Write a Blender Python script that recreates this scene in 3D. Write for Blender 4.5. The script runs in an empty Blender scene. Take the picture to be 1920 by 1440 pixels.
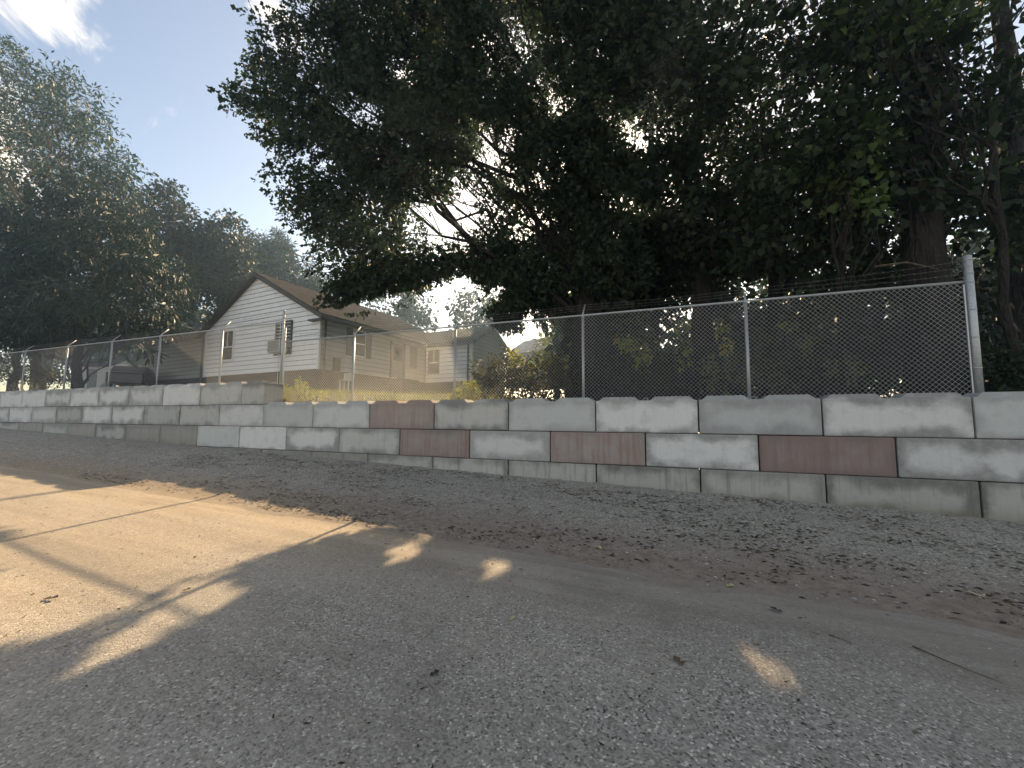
import bpy, bmesh, math, random
import numpy as np
from mathutils import Matrix, Vector
random.seed(7); RNG = np.random.default_rng(11)
sc = bpy.context.scene
COL = sc.collection
RAD = math.radians

# ------------------------------------------------------------------ camera
F = 783.3                                            # focal length in pixels of a 1920 wide picture
yaw, pit, rol = RAD(21.97), RAD(4.987), RAD(0.386)
fw = np.array([-math.sin(yaw)*math.cos(pit), math.cos(yaw)*math.cos(pit), math.sin(pit)])
r0 = np.array([math.cos(yaw), math.sin(yaw), 0.0]); u0 = np.cross(r0, fw)
rv = math.cos(rol)*r0 + math.sin(rol)*u0
uv = -math.sin(rol)*r0 + math.cos(rol)*u0
cd = bpy.data.cameras.new('camera'); cam = bpy.data.objects.new('camera', cd); COL.objects.link(cam)
cd.sensor_width = 36.0; cd.lens = F/1920*36.0; cd.clip_start = 0.05; cd.clip_end = 3000
cam.matrix_world = Matrix(((rv[0], uv[0], -fw[0], 0), (rv[1], uv[1], -fw[1], 0), (rv[2], uv[2], -fw[2], 0), (0, 0, 0, 1)))
sc.camera = cam

# ------------------------------------------------------------------ light
SUN_EL, SUN_AZ = RAD(29.0), RAD(-10.3)               # azimuth from +Y, positive towards +X
S = np.array([math.sin(SUN_AZ)*math.cos(SUN_EL), math.cos(SUN_AZ)*math.cos(SUN_EL), math.sin(SUN_EL)])
world = bpy.data.worlds.new('World'); sc.world = world; world.use_nodes = True
wn, wl = world.node_tree.nodes, world.node_tree.links
wn.clear()
sky = wn.new('ShaderNodeTexSky'); sky.sky_type = 'NISHITA'; sky.sun_disc = False
sky.sun_elevation = SUN_EL; sky.sun_rotation = SUN_AZ
sky.altitude = 200; sky.air_density = 1.0; sky.dust_density = 1.1; sky.ozone_density = 1.5
bg = wn.new('ShaderNodeBackground'); bg.inputs['Strength'].default_value = 0.10
wo = wn.new('ShaderNodeOutputWorld'); wl.new(bg.outputs[0], wo.inputs[0])
# wispy clouds: noise around a few directions, plus unseen cover added as fill light
tc = wn.new('ShaderNodeTexCoord')
cn = wn.new('ShaderNodeTexNoise'); cn.inputs['Scale'].default_value = 7.0; cn.inputs['Detail'].default_value = 9; cn.inputs['Roughness'].default_value = .62
cn.inputs['Distortion'].default_value = .5
wl.new(tc.outputs['Generated'], cn.inputs['Vector'])
def pix_dir(x, y):
    v = fw + rv*(x-960)/F + uv*(720-y)/F
    return v/np.linalg.norm(v)
acc = None
for (cx, cy, w0, w1) in ((72, -62, .9925, .9995), (572, 30, .991, .9995), (760, -80, .965, .995), (-500, 250, .95, .995), (300, -700, .93, .99)):
    dp = wn.new('ShaderNodeVectorMath'); dp.operation = 'DOT_PRODUCT'
    wl.new(tc.outputs['Generated'], dp.inputs[0]); dp.inputs[1].default_value = pix_dir(cx, cy)
    mr = wn.new('ShaderNodeMapRange'); mr.interpolation_type = 'SMOOTHSTEP'
    mr.inputs['From Min'].default_value = w0; mr.inputs['From Max'].default_value = w1
    wl.new(dp.outputs['Value'], mr.inputs['Value'])
    if acc is None: acc = mr.outputs[0]
    else:
        mx = wn.new('ShaderNodeMath'); mx.operation = 'MAXIMUM'; wl.new(acc, mx.inputs[0]); wl.new(mr.outputs[0], mx.inputs[1]); acc = mx.outputs[0]
sp_ = wn.new('ShaderNodeVectorMath'); sp_.operation = 'DOT_PRODUCT'; wl.new(tc.outputs['Generated'], sp_.inputs[0]); sp_.inputs[1].default_value = pix_dir(330, 420)
gm = wn.new('ShaderNodeMapRange'); gm.interpolation_type = 'SMOOTHSTEP'; gm.inputs['From Min'].default_value = .80; gm.inputs['From Max'].default_value = .45; gm.inputs['To Max'].default_value = .62  # cloud cover added outside the view to raise the ambient light
wl.new(sp_.outputs['Value'], gm.inputs['Value'])
mx = wn.new('ShaderNodeMath'); mx.operation = 'MAXIMUM'; wl.new(acc, mx.inputs[0]); wl.new(gm.outputs[0], mx.inputs[1]); acc = mx.outputs[0]
ad = wn.new('ShaderNodeMath'); ad.operation = 'MULTIPLY_ADD'; wl.new(acc, ad.inputs[0]); ad.inputs[1].default_value = .34; wl.new(cn.outputs['Fac'], ad.inputs[2])
cr = wn.new('ShaderNodeMapRange'); cr.interpolation_type = 'SMOOTHSTEP'
cr.inputs['From Min'].default_value = .68; cr.inputs['From Max'].default_value = .95; cr.inputs['To Max'].default_value = .9
wl.new(ad.outputs[0], cr.inputs['Value'])
cm = wn.new('ShaderNodeMix'); cm.data_type = 'RGBA'; wl.new(cr.outputs[0], cm.inputs['Factor'])
wl.new(sky.outputs[0], cm.inputs['A']); cm.inputs['B'].default_value = (9.5, 9.3, 9.0, 1)
wl.new(cm.outputs['Result'], bg.inputs['Color'])
sl = bpy.data.lights.new('sun', 'SUN'); sl.energy = 5.0; sl.angle = RAD(0.55); sl.color = (1.0, .82, .60)
so = bpy.data.objects.new('sun', sl); COL.objects.link(so)
so.rotation_euler = Vector(S).to_track_quat('Z', 'Y').to_euler()
sc.view_settings.view_transform = 'Standard'; sc.view_settings.look = 'None'
sc.view_settings.gamma = 1; sc.view_settings.use_curve_mapping = False
sc.view_settings.exposure = 1.3
sc.view_settings.use_white_balance = True; sc.view_settings.white_balance_temperature = 8300; sc.view_settings.white_balance_tint = 12
sc.cycles.use_denoising = True
sc.cycles.max_bounces = 8; sc.cycles.diffuse_bounces = 4; sc.cycles.transmission_bounces = 4; sc.cycles.transparent_max_bounces = 4
sc.cycles.sample_clamp_indirect = 6

# ------------------------------------------------------------------ measuring helpers
def at(x, y, Y):
    """point on the plane world-Y = Y seen at photo pixel (x, y)"""
    v = fw + rv*(x-960)/F + uv*(720-y)/F
    return v*(Y/v[1])
def depth(P): return float(np.dot(P, fw))
def smooth(a, b, x):
    t = np.clip((x-a)/(b-a), 0, 1); return t*t*(3-2*t)
def road_z(X, Y):
    Xc = np.clip(X, -60, 30)
    return -1.64 - .0295*Xc + .012*np.clip(Y, -40, 20)
def ground_z(X, Y):
    return road_z(X, Y) + .31*np.clip((Y-4.9)/3.25, 0, 1.1) + .012*smooth(4.4, 5.2, Y)
def yard_z(X, Y):
    base = .26 + .62*smooth(-9.8, -12.2, X)
    rise = smooth(9.3, 16, Y)
    left = smooth(-3, -9, X)
    top = 1.12*left + .75*(1-left) + .5*smooth(-20, -32, X)
    return base + (top-base)*rise + .4*smooth(22, 60, Y)
def on_ground(x, y):
    v = fw + rv*(x-960)/F + uv*(720-y)/F
    t = 4.0
    for _ in range(60): t = .5*t + .5*float(road_z(v[0]*t, v[1]*t)/v[2])
    return v*t

# value noise for shaping
_tab = RNG.random((64, 64))
def vnoise(x, y):
    xi = np.floor(x).astype(int); yi = np.floor(y).astype(int); fx = x-xi; fy = y-yi
    fx = fx*fx*(3-2*fx); fy = fy*fy*(3-2*fy)
    a = _tab[xi % 64, yi % 64]; b = _tab[(xi+1) % 64, yi % 64]; c = _tab[xi % 64, (yi+1) % 64]; d = _tab[(xi+1) % 64, (yi+1) % 64]
    return (a*(1-fx)+b*fx)*(1-fy) + (c*(1-fx)+d*fx)*fy
def fbm(x, y, o=4):
    s = 0; a = .5
    for i in range(o): s = s + a*(vnoise(x*2**i+17*i, y*2**i+9*i)-.5); a *= .5
    return s

# ------------------------------------------------------------------ object helpers
def tag(o, label=None, cat=None, group=None, kind=None):
    if label: o['label'] = label
    if cat: o['category'] = cat
    if group: o['group'] = group
    if kind: o['kind'] = kind
    return o
def empty(name, loc=(0, 0, 0), rz=0.0):
    o = bpy.data.objects.new(name, None); COL.objects.link(o); o.location = loc; o.rotation_euler = (0, 0, rz)
    o.empty_display_size = .2
    return o
def link(name, me, mat=None, parent=None, loc=None):
    o = bpy.data.objects.new(name, me); COL.objects.link(o)
    if mat is not None and len(me.materials) == 0: me.materials.append(mat)
    if parent is not None: o.parent = parent
    if loc is not None: o.location = loc
    return o
def np_mesh(name, V, L, counts, smooth_=False):
    """V (n,3), L flat vertex indices, counts per polygon"""
    me = bpy.data.meshes.new(name)
    V = np.ascontiguousarray(V, dtype=np.float32); L = np.ascontiguousarray(L, dtype=np.int32).ravel()
    counts = np.asarray(counts, dtype=np.int32)
    me.vertices.add(len(V)); me.vertices.foreach_set('co', V.ravel())
    if not len(L): print('NO LOOPS', name, V.shape)
    me.loops.add(len(L)); me.loops.foreach_set('vertex_index', L)
    me.polygons.add(len(counts)); st = np.concatenate([[0], np.cumsum(counts)[:-1]]).astype(np.int32)
    me.polygons.foreach_set('loop_start', st)
    if smooth_: me.polygons.foreach_set('use_smooth', np.ones(len(counts), dtype=bool))
    me.update(calc_edges=True)
    return me
class MB:
    """collects boxes, prisms and tubes; mesh() makes one mesh of them"""
    def __init__(s): s.v = []; s.f = []
    def add(s, vs, fs):
        k = len(s.v); s.v += [tuple(v) for v in vs]; s.f += [tuple(i+k for i in f) for f in fs]
    def box(s, x0, x1, y0, y1, z0, z1):
        s.add([(x0,y0,z0),(x1,y0,z0),(x1,y1,z0),(x0,y1,z0),(x0,y0,z1),(x1,y0,z1),(x1,y1,z1),(x0,y1,z1)],
              [(0,3,2,1),(4,5,6,7),(0,1,5,4),(1,2,6,5),(2,3,7,6),(3,0,4,7)]); return s
    def prism(s, A, B):
        """two matching outlines A, B (3-d points), closed"""
        n = len(A); s.add(list(A)+list(B), [tuple(range(n-1, -1, -1)), tuple(range(n, 2*n))] +
                          [(i, (i+1) % n, n+(i+1) % n, n+i) for i in range(n)]); return s
    def tube(s, pts, rad, n=6, cap=True):
        pts = [np.array(p, float) for p in pts]
        if not hasattr(rad, '__len__'): rad = [rad]*len(pts)
        k = len(s.v); prev = None
        for i, p in enumerate(pts):
            t = pts[min(i+1, len(pts)-1)] - pts[max(i-1, 0)]; t = t/(np.linalg.norm(t)+1e-9)
            if prev is None:
                a = np.array([0, 0, 1.0]) if abs(t[2]) < .9 else np.array([1.0, 0, 0])
            else: a = prev
            e1 = a - t*np.dot(a, t); e1 /= (np.linalg.norm(e1)+1e-9); prev = e1; e2 = np.cross(t, e1)
            for j in range(n):
                q = 2*math.pi*j/n; s.v.append(tuple(p + rad[i]*(math.cos(q)*e1 + math.sin(q)*e2)))
        for i in range(len(pts)-1):
            for j in range(n):
                a = k+i*n+j; b = k+i*n+(j+1) % n; s.f.append((a, b, b+n, a+n))
        if cap:
            s.f.append(tuple(k+j for j in range(n-1, -1, -1))); m = k+(len(pts)-1)*n; s.f.append(tuple(m+j for j in range(n)))
        return s
    def mesh(s, name, smooth_=False):
        me = bpy.data.meshes.new(name); me.from_pydata(s.v, [], s.f)
        if smooth_: me.polygons.foreach_set('use_smooth', np.ones(len(me.polygons), dtype=bool))
        me.update(); return me
    def build(s, name, mat, parent=None, loc=None, smooth_=False):
        return link(name, s.mesh(name, smooth_), mat, parent, loc)

# ------------------------------------------------------------------ materials
class NT:
    def __init__(s, name):
        s.m = bpy.data.materials.new(name); s.m.use_nodes = True; s.t = s.m.node_tree; s.n = s.t.nodes; s.l = s.t.links
        s.b = s.n['Principled BSDF']; s.out = s.n['Material Output']
        s.tc = s.n.new('ShaderNodeTexCoord')
    def obj(s): return s.tc.outputs['Object']
    def set(s, sock, v):
        if hasattr(v, 'is_linked') or hasattr(v, 'links'): s.l.new(v, sock)
        else: sock.default_value = v
    def noise(s, scale, detail=4, rough=.55, vec=None, dist=0, out='Fac'):
        n = s.n.new('ShaderNodeTexNoise'); n.inputs['Scale'].default_value = scale; n.inputs['Detail'].default_value = detail
        n.inputs['Roughness'].default_value = rough; n.inputs['Distortion'].default_value = dist
        s.l.new(vec if vec is not None else s.obj(), n.inputs['Vector']); return n.outputs[out]
    def voro(s, scale, vec=None, out='Distance', feature='F1', rnd=1.0):
        n = s.n.new('ShaderNodeTexVoronoi'); n.feature = feature; n.inputs['Scale'].default_value = scale
        n.inputs['Randomness'].default_value = rnd
        s.l.new(vec if vec is not None else s.obj(), n.inputs['Vector']); return n.outputs[out]
    def map(s, v, a, b, c=0., d=1., sm=True):
        n = s.n.new('ShaderNodeMapRange'); n.interpolation_type = 'SMOOTHSTEP' if sm else 'LINEAR'
        s.l.new(v, n.inputs['Value'])
        for k, q in zip(('From Min', 'From Max', 'To Min', 'To Max'), (a, b, c, d)): n.inputs[k].default_value = q
        return n.outputs[0]
    def math(s, op, a, b=0.0, c=None):
        n = s.n.new('ShaderNodeMath'); n.operation = op; s.set(n.inputs[0], a); s.set(n.inputs[1], b)
        if c is not None: s.set(n.inputs[2], c)
        return n.outputs[0]
    def mix(s, f, a, b):
        n = s.n.new('ShaderNodeMix'); n.data_type = 'RGBA'; s.set(n.inputs['Factor'], f)
        for k, q in (('A', a), ('B', b)):
            if isinstance(q, tuple): n.inputs[k].default_value = (*q, 1) if len(q) == 3 else q
            else: s.l.new(q, n.inputs[k])
        return n.outputs['Result']
    def xyz(s, vec=None):
        n = s.n.new('ShaderNodeSeparateXYZ'); s.l.new(vec if vec is not None else s.obj(), n.inputs[0]); return n.outputs
    def scale(s, v, sc_):
        n = s.n.new('ShaderNodeVectorMath'); n.operation = 'MULTIPLY'; s.l.new(v, n.inputs[0]); n.inputs[1].default_value = sc_; return n.outputs[0]
    def addv(s, a, b):
        n = s.n.new('ShaderNodeVectorMath'); n.operation = 'ADD'; s.l.new(a, n.inputs[0]); s.l.new(b, n.inputs[1]); return n.outputs[0]
    def rand(s):
        n = s.n.new('ShaderNodeObjectInfo'); return n.outputs['Random']
    def island(s):
        n = s.n.new('ShaderNodeNewGeometry'); return n.outputs['Random Per Island']
    def ramp(s, f, stops):
        n = s.n.new('ShaderNodeValToRGB'); s.l.new(f, n.inputs[0]); e = n.color_ramp.elements
        while len(e) < len(stops): e.new(.5)
        for k, (p, c) in enumerate(stops): e[k].position = p; e[k].color = (*c, 1)
        return n.outputs['Color']
    def bump(s, h, strength=.4, dist=.01):
        n = s.n.new('ShaderNodeBump'); n.inputs['Strength'].default_value = strength; n.inputs['Distance'].default_value = dist
        s.l.new(h, n.inputs['Height']); s.l.new(n.outputs[0], s.b.inputs['Normal'])
    def done(s, col, rough=.8, metal=0., spec=None):
        if isinstance(col, tuple): s.b.inputs['Base Color'].default_value = (*col, 1)
        else: s.l.new(col, s.b.inputs['Base Color'])
        s.set(s.b.inputs['Roughness'], rough); s.b.inputs['Metallic'].default_value = metal
        if spec is not None: s.b.inputs['Specular IOR Level'].default_value = spec
        return s.m

def plain(name, col, rough=.7, metal=0., var=.25, scale=6., spec=None, bump=0):
    t = NT(name); f = t.noise(scale, 5)
    lo = tuple(c*(1-var) for c in col); hi = tuple(min(1, c*(1+var)) for c in col)
    c = t.mix(t.map(f, .3, .7), lo, hi)
    if bump: t.bump(t.noise(scale*6, 4), bump, .01)
    return t.done(c, rough, metal, spec)

def leaf_mat(name, cols, trans=.3, rough=.55):
    t = NT(name)
    c = t.ramp(t.island(), [(i/(len(cols)-1), q) for i, q in enumerate(cols)])
    big = t.noise(.45, 3)
    c = t.mix(t.map(big, .35, .7, 0, .45), c, tuple(v*1.35 for v in cols[-1]))
    t.done(c, rough, 0, .25)
    tr = t.n.new('ShaderNodeBsdfTranslucent')
    hs = t.n.new('ShaderNodeHueSaturation'); hs.inputs['Saturation'].default_value = 1.15; hs.inputs['Value'].default_value = 1.5
    t.l.new(c, hs.inputs['Color']); t.l.new(hs.outputs[0], tr.inputs['Color'])
    ms = t.n.new('ShaderNodeMixShader'); ms.inputs[0].default_value = trans
    t.l.new(t.b.outputs[0], ms.inputs[1]); t.l.new(tr.outputs[0], ms.inputs[2]); t.l.new(ms.outputs[0], t.out.inputs['Surface'])
    return t.m

M = {}
def concrete(name, pale, dark, edge=.5, red=None, redamt=0., brown=0., streak=.3):
    """cast block: pale bloom in the middle, darker damp rim, vertical streaks"""
    t = NT(name); rnd = t.rand()
    cx = t.n.new('ShaderNodeCombineXYZ')
    t.l.new(t.math('MULTIPLY', rnd, 37.0), cx.inputs[0]); t.l.new(t.math('MULTIPLY', rnd, 11.0), cx.inputs[2])
    vec = t.addv(t.obj(), cx.outputs[0])
    o = t.xyz()
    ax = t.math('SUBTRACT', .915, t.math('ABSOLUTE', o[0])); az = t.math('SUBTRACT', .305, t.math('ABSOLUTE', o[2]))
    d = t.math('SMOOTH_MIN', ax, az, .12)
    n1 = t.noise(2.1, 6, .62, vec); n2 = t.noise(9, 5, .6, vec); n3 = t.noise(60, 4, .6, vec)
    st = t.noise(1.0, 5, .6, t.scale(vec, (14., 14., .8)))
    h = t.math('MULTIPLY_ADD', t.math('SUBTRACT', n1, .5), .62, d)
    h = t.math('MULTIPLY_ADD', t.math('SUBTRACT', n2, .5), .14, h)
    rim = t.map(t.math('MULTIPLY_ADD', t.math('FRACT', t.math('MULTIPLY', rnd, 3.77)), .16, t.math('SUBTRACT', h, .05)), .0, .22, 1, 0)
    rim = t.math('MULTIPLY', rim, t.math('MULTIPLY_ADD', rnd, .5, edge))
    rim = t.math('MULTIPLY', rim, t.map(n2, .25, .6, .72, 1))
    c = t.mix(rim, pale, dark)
    scr = t.noise(1.0, 5, .7, t.scale(vec, (1.6, 1.6, 42.)))
    c = t.mix(t.map(scr, .58, .74, 0, .22), c, dark)
    c = t.mix(t.map(t.noise(4.5, 6, .7, vec), .5, .72, 0, .28), c, dark)
    c = t.mix(t.math('MULTIPLY', t.map(st, .5, .75), streak), c, tuple(v*.72 for v in dark))
    if red:
        rr = t.math('MULTIPLY', t.map(t.math('MULTIPLY_ADD', n1, .6, t.math('MULTIPLY', st, .5)), .38, .72), redamt)
        c = t.mix(rr, c, red)
    if brown:
        low = t.math('MULTIPLY', t.map(t.math('MULTIPLY_ADD', st, .35, o[2]), .22, -.12), brown)
        c = t.mix(low, c, (.20, .165, .10))
    c = t.mix(t.math('MULTIPLY', t.map(n3, .42, .7), .3), c, tuple(v*.7 for v in pale))
    hs = t.n.new('ShaderNodeHueSaturation'); t.l.new(c, hs.inputs['Color'])
    t.l.new(t.math('MULTIPLY_ADD', t.math('FRACT', t.math('MULTIPLY', rnd, 7.31)), .18, .91), hs.inputs['Value'])
    pits = t.map(t.voro(70, vec), .0, .16, 0, 1)
    t.bump(t.math('ADD', t.math('MULTIPLY', n2, .6), t.math('ADD', t.math('MULTIPLY', n3, .25), t.math('MULTIPLY', pits, .15))), .45, .012)
    return t.done(hs.outputs[0], .85, 0, .3)
M['pale'] = concrete('concrete pale', (.63, .625, .605), (.26, .256, .243), .62, streak=.12)
M['smooth'] = concrete('concrete smooth blue grey', (.50, .51, .495), (.28, .28, .27), .5, streak=.1)
M['stained'] = concrete('concrete stained', (.47, .46, .43), (.20, .197, .185), .65, streak=.35)
M['red'] = concrete('concrete red stained', (.36, .325, .30), (.20, .182, .168), .5, (.28, .165, .14), .75, streak=.5)
M['redbrown'] = concrete('concrete red brown', (.29, .235, .222), (.17, .14, .133), .6, (.225, .14, .125), .85, streak=.45)
M['footing'] = concrete('concrete footing', (.42, .41, .375), (.15, .148, .13), .6, brown=.55, streak=.55)
M['brownish'] = concrete('concrete brown grey', (.36, .335, .305), (.20, .188, .172), .45, brown=.2, streak=.6)

def galv(name, c=(.46, .48, .49)):
    t = NT(name); f = t.noise(30, 4)
    return t.done(t.mix(t.map(f, .3, .7), tuple(v*.8 for v in c), c), t.map(f, .3, .7, .38, .55), .55, .5)
M['galv'] = galv('galvanised steel'); M['wire'] = galv('galvanised wire', (.36, .37, .375))
M['wire_near'] = galv('bright galvanised wire', (.56, .57, .575)); M['barb'] = plain('barbed wire steel', (.16, .16, .16), .5, .4)
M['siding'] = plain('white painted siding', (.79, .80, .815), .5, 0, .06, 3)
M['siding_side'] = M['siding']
M['siding_grey'] = plain('grey siding and painted shade', (.40, .41, .41), .6, 0, .08, 3)  # annex colour; on the side walls it is shade put into the colour
M['trim_dark'] = plain('dark brown trim and gap shade', (.045, .036, .030), .5, 0, .2)  # also the core behind the boards, as painted lap shadow
M['trim_white'] = plain('white trim', (.70, .71, .71), .45, 0, .05)
M['glass'] = plain('dark window glass', (.018, .021, .024), .08, 0, .2, 2, .5)
M['blind'] = plain('blind slat', (.42, .42, .40), .6, 0, .05)
M['door'] = plain('grey painted door', (.10, .115, .12), .45, 0, .1)
M['shutter'] = plain('dark shutter', (.030, .030, .032), .55, 0, .15)
M['pipe'] = plain('dark downspout', (.026, .024, .022), .45, 0, .15)
M['ac'] = plain('air conditioner case', (.33, .33, .31), .5, 0, .08)
M['acg'] = plain('air conditioner grille', (.05, .05, .05), .5, 0, .1)
M['plastic_white'] = plain('white painted wood', (.72, .72, .70), .5, 0, .06)
def brick_mat():
    t = NT('foundation brick'); n = t.n.new('ShaderNodeTexBrick'); o = t.xyz()
    cx = t.n.new('ShaderNodeCombineXYZ'); t.l.new(t.math('ADD', o[0], o[1]), cx.inputs[0]); t.l.new(o[2], cx.inputs[1])
    t.l.new(cx.outputs[0], n.inputs['Vector']); n.inputs['Scale'].default_value = 4.6
    n.inputs['Color1'].default_value = (.030, .024, .022, 1); n.inputs['Color2'].default_value = (.045, .032, .028, 1); n.inputs['Mortar'].default_value = (.06, .058, .055, 1)
    n.inputs['Mortar Size'].default_value = .02
    return t.done(n.outputs['Color'], .9)
M['brick'] = brick_mat()
def shingle_mat(name, c):
    t = NT(name); n = t.n.new('ShaderNodeTexBrick'); t.l.new(t.tc.outputs['UV'], n.inputs['Vector'])
    n.inputs['Scale'].default_value = 3.5; n.inputs['Color1'].default_value = (*c, 1); n.inputs['Color2'].default_value = (*[v*.7 for v in c], 1)
    n.inputs['Mortar'].default_value = (*[v*.4 for v in c], 1); n.inputs['Mortar Size'].default_value = .018
    f = t.noise(2.5, 5); c2 = t.mix(t.map(f, .3, .75, 0, .6), n.outputs['Color'], tuple(v*1.3 for v in c))
    t.bump(t.noise(50, 3), .4, .01)
    return t.done(c2, 1.0, 0, 0.0)
M['shingle'] = shingle_mat('brown shingle roof', (.072, .066, .063))
def bark_mat(name, c):
    t = NT(name); v = t.scale(t.obj(), (7., 7., 1.3)); n = t.noise(1.6, 7, .65, v, .4); w = t.voro(2.2, v, 'Distance', 'DISTANCE_TO_EDGE')
    col = t.mix(t.map(n, .3, .75), tuple(q*.45 for q in c), c)
    t.bump(t.math('ADD', n, t.math('MULTIPLY', t.map(w, 0, .3), .6)), .9, .05)
    return t.done(col, .95, 0, .15)
M['bark'] = bark_mat('grey brown bark', (.085, .072, .060))
M['bark_pale'] = bark_mat('pale splintered bark', (.19, .155, .12))
M['bark_dark'] = bark_mat('dark bark', (.05, .043, .038))
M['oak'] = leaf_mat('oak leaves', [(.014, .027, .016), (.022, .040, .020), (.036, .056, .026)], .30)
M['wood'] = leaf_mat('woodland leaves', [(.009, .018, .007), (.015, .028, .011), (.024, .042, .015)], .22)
M['maple'] = leaf_mat('maple leaves', [(.042, .075, .022), (.058, .095, .028), (.078, .12, .034)], .32)
M['locust'] = leaf_mat('feathery leaves', [(.020, .042, .036), (.028, .054, .042), (.038, .066, .046)], .2)
M['rusty'] = leaf_mat('rusty leaves', [(.026, .036, .030), (.024, .046, .034), (.040, .044, .036)], .2)
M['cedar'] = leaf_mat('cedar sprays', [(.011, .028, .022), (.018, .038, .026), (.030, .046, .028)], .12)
M['sunny'] = leaf_mat('yellow green leaves with painted sunlight', [(.11, .15, .03), (.16, .19, .038), (.25, .23, .05)], .45)  # sunlight on the vines is put into the leaf colour; weeds share it
M['weed'] = leaf_mat('weedy leaves', [(.040, .052, .022), (.064, .060, .030), (.085, .075, .04)], .35)
M['light_tree'] = leaf_mat('pale green leaves', [(.055, .085, .035), (.08, .11, .045), (.11, .13, .05)], .4)
M['yellow'] = leaf_mat('yellow leaves', [(.32, .24, .03), (.42, .32, .05), (.5, .4, .08)], .4)

def road_mat():
    t = NT('dusty asphalt'); o = t.xyz(); wob = t.noise(.35, 5, .6); w2 = t.noise(1.7, 5, .6)
    y = t.math('MULTIPLY_ADD', t.math('SUBTRACT', wob, .5), 1.5, o[1])
    y = t.math('MULTIPLY_ADD', t.math('SUBTRACT', w2, .5), .5, y)
    dust = t.map(y, 2.3, 4.4)
    leftd = t.math('MULTIPLY', t.map(t.math('MULTIPLY_ADD', t.math('SUBTRACT', wob, .5), 3., o[0]), -1.5, -6.5), .75)
    dust = t.math('MAXIMUM', dust, leftd)
    sp = t.voro(75, None, 'Color'); spx = t.xyz(sp)
    base = t.mix(t.map(spx[0], .1, 1, 0, 1, False), (.20, .19, .172), (.40, .38, .345))
    base = t.mix(t.map(spx[1], .90, .97), base, (.62, .59, .54))
    base = t.mix(t.map(spx[2], .88, .96), base, (.09, .085, .078))
    base = t.mix(t.map(wob, .35, .7, 0, .35), base, (.37, .345, .305))
    tr = t.noise(1.0, 5, .6, t.scale(t.obj(), (.25, 3.2, 1.)))
    dcol = t.mix(t.map(tr, .3, .7), (.34, .275, .20), (.46, .375, .275))
    rgt = t.map(t.math('MULTIPLY_ADD', t.math('SUBTRACT', wob, .5), 4., o[0]), -5.5, -.5)
    dcol = t.mix(rgt, dcol, t.mix(t.map(tr, .3, .7), (.22, .20, .172), (.31, .285, .247)))
    dcol = t.mix(t.map(t.noise(26, 4), .35, .75, 0, .35), dcol, (.15, .125, .10))
    fac = t.math('MULTIPLY', dust, t.map(t.math('MULTIPLY_ADD', t.noise(45, 3), .6, t.math('MULTIPLY', w2, .5)), .3, .62, .55, 1))
    dark = t.math('MULTIPLY', t.map(t.noise(.9, 6, .65), .52, .72), .30)
    c = t.mix(fac, base, dcol); c = t.mix(dark, c, (.13, .12, .105))
    trk = t.noise(1.0, 4, .55, t.scale(t.obj(), (.12, 1.5, 1.)))
    c = t.mix(t.map(trk, .50, .68, 0, .32), c, (.15, .138, .12))
    pal = t.noise(.55, 6, .7, t.scale(t.obj(), (.6, 1.3, 1.)))
    c = t.mix(t.map(pal, .50, .70, 0, .35), c, (.42, .385, .325))
    hgt = t.math('ADD', t.math('MULTIPLY', t.map(t.voro(75), 0, .6, 1, 0), t.map(dust, 0, 1, .9, .35)), t.math('MULTIPLY', t.noise(22, 5), .5))
    t.bump(hgt, .55, .009)
    return t.done(c, .9, 0, .25)
M['road'] = road_mat()
def verge_mat():
    t = NT('gravel and clay'); o = t.xyz(); wob = t.noise(.6, 5, .6); w2 = t.noise(3, 5, .6)
    y = t.math('MULTIPLY_ADD', t.math('SUBTRACT', wob, .5), 1.3, o[1]); y = t.math('MULTIPLY_ADD', t.math('SUBTRACT', w2, .5), .5, y)
    vc = t.xyz(t.voro(55, None, 'Color'))
    grav = t.mix(t.map(vc[0], 0, 1, 0, 1, False), (.20, .185, .16), (.46, .43, .38))
    grav = t.mix(t.map(t.noise(5, 6, .7), .54, .70, 0, .6), grav, (.075, .062, .05))
    clay = t.mix(t.map(t.noise(9, 5), .3, .7), (.185, .145, .118), (.27, .225, .185))
    lx = t.map(o[0], -3.5, -8)
    clay = t.mix(lx, clay, (.285, .225, .165))
    clay = t.mix(t.map(t.math('MULTIPLY_ADD', t.math('SUBTRACT', w2, .5), 1.2, y), 4.35, 5.15, .9, 0), clay, t.mix(lx, (.255, .228, .195), (.34, .285, .215)))
    f = t.map(y, 4.9, 6.5)
    c = t.mix(f, clay, grav)
    h = t.math('ADD', t.math('MULTIPLY', t.map(t.voro(55), 0, .6, 1, 0), t.map(f, 0, 1, .35, 1)), t.math('MULTIPLY', t.noise(12, 6), .6))
    t.bump(h, .8, .014)
    return t.done(c, .95, 0, .2)
M['verge'] = verge_mat()
def soil_mat():
    t = NT('yard soil'); n = t.noise(.8, 6); k = t.noise(14, 5)
    c = t.mix(t.map(n, .35, .65), (.045, .05, .022), (.085, .075, .04)); c = t.mix(t.map(k, .45, .7, 0, .6), c, (.05, .038, .026))
    t.bump(k, .8, .05); return t.done(c, .95, 0, .15)
M['soil'] = soil_mat()
M['stone'] = None
def stone_mat():
    t = NT('loose stones'); c = t.ramp(t.island(), [(0, (.11, .10, .088)), (.45, (.28, .26, .228)), (.8, (.42, .39, .345)), (1, (.60, .57, .51))])
    return t.done(c, .9, 0, .2)
M['stone'] = stone_mat()
def litter_mat():
    t = NT('leaf litter'); c = t.ramp(t.island(), [(0, (.022, .017, .012)), (.6, (.05, .035, .022)), (.85, (.10, .065, .035)), (1, (.20, .15, .08))])
    return t.done(c, .9, 0, .2)
M['litter'] = litter_mat()

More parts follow.
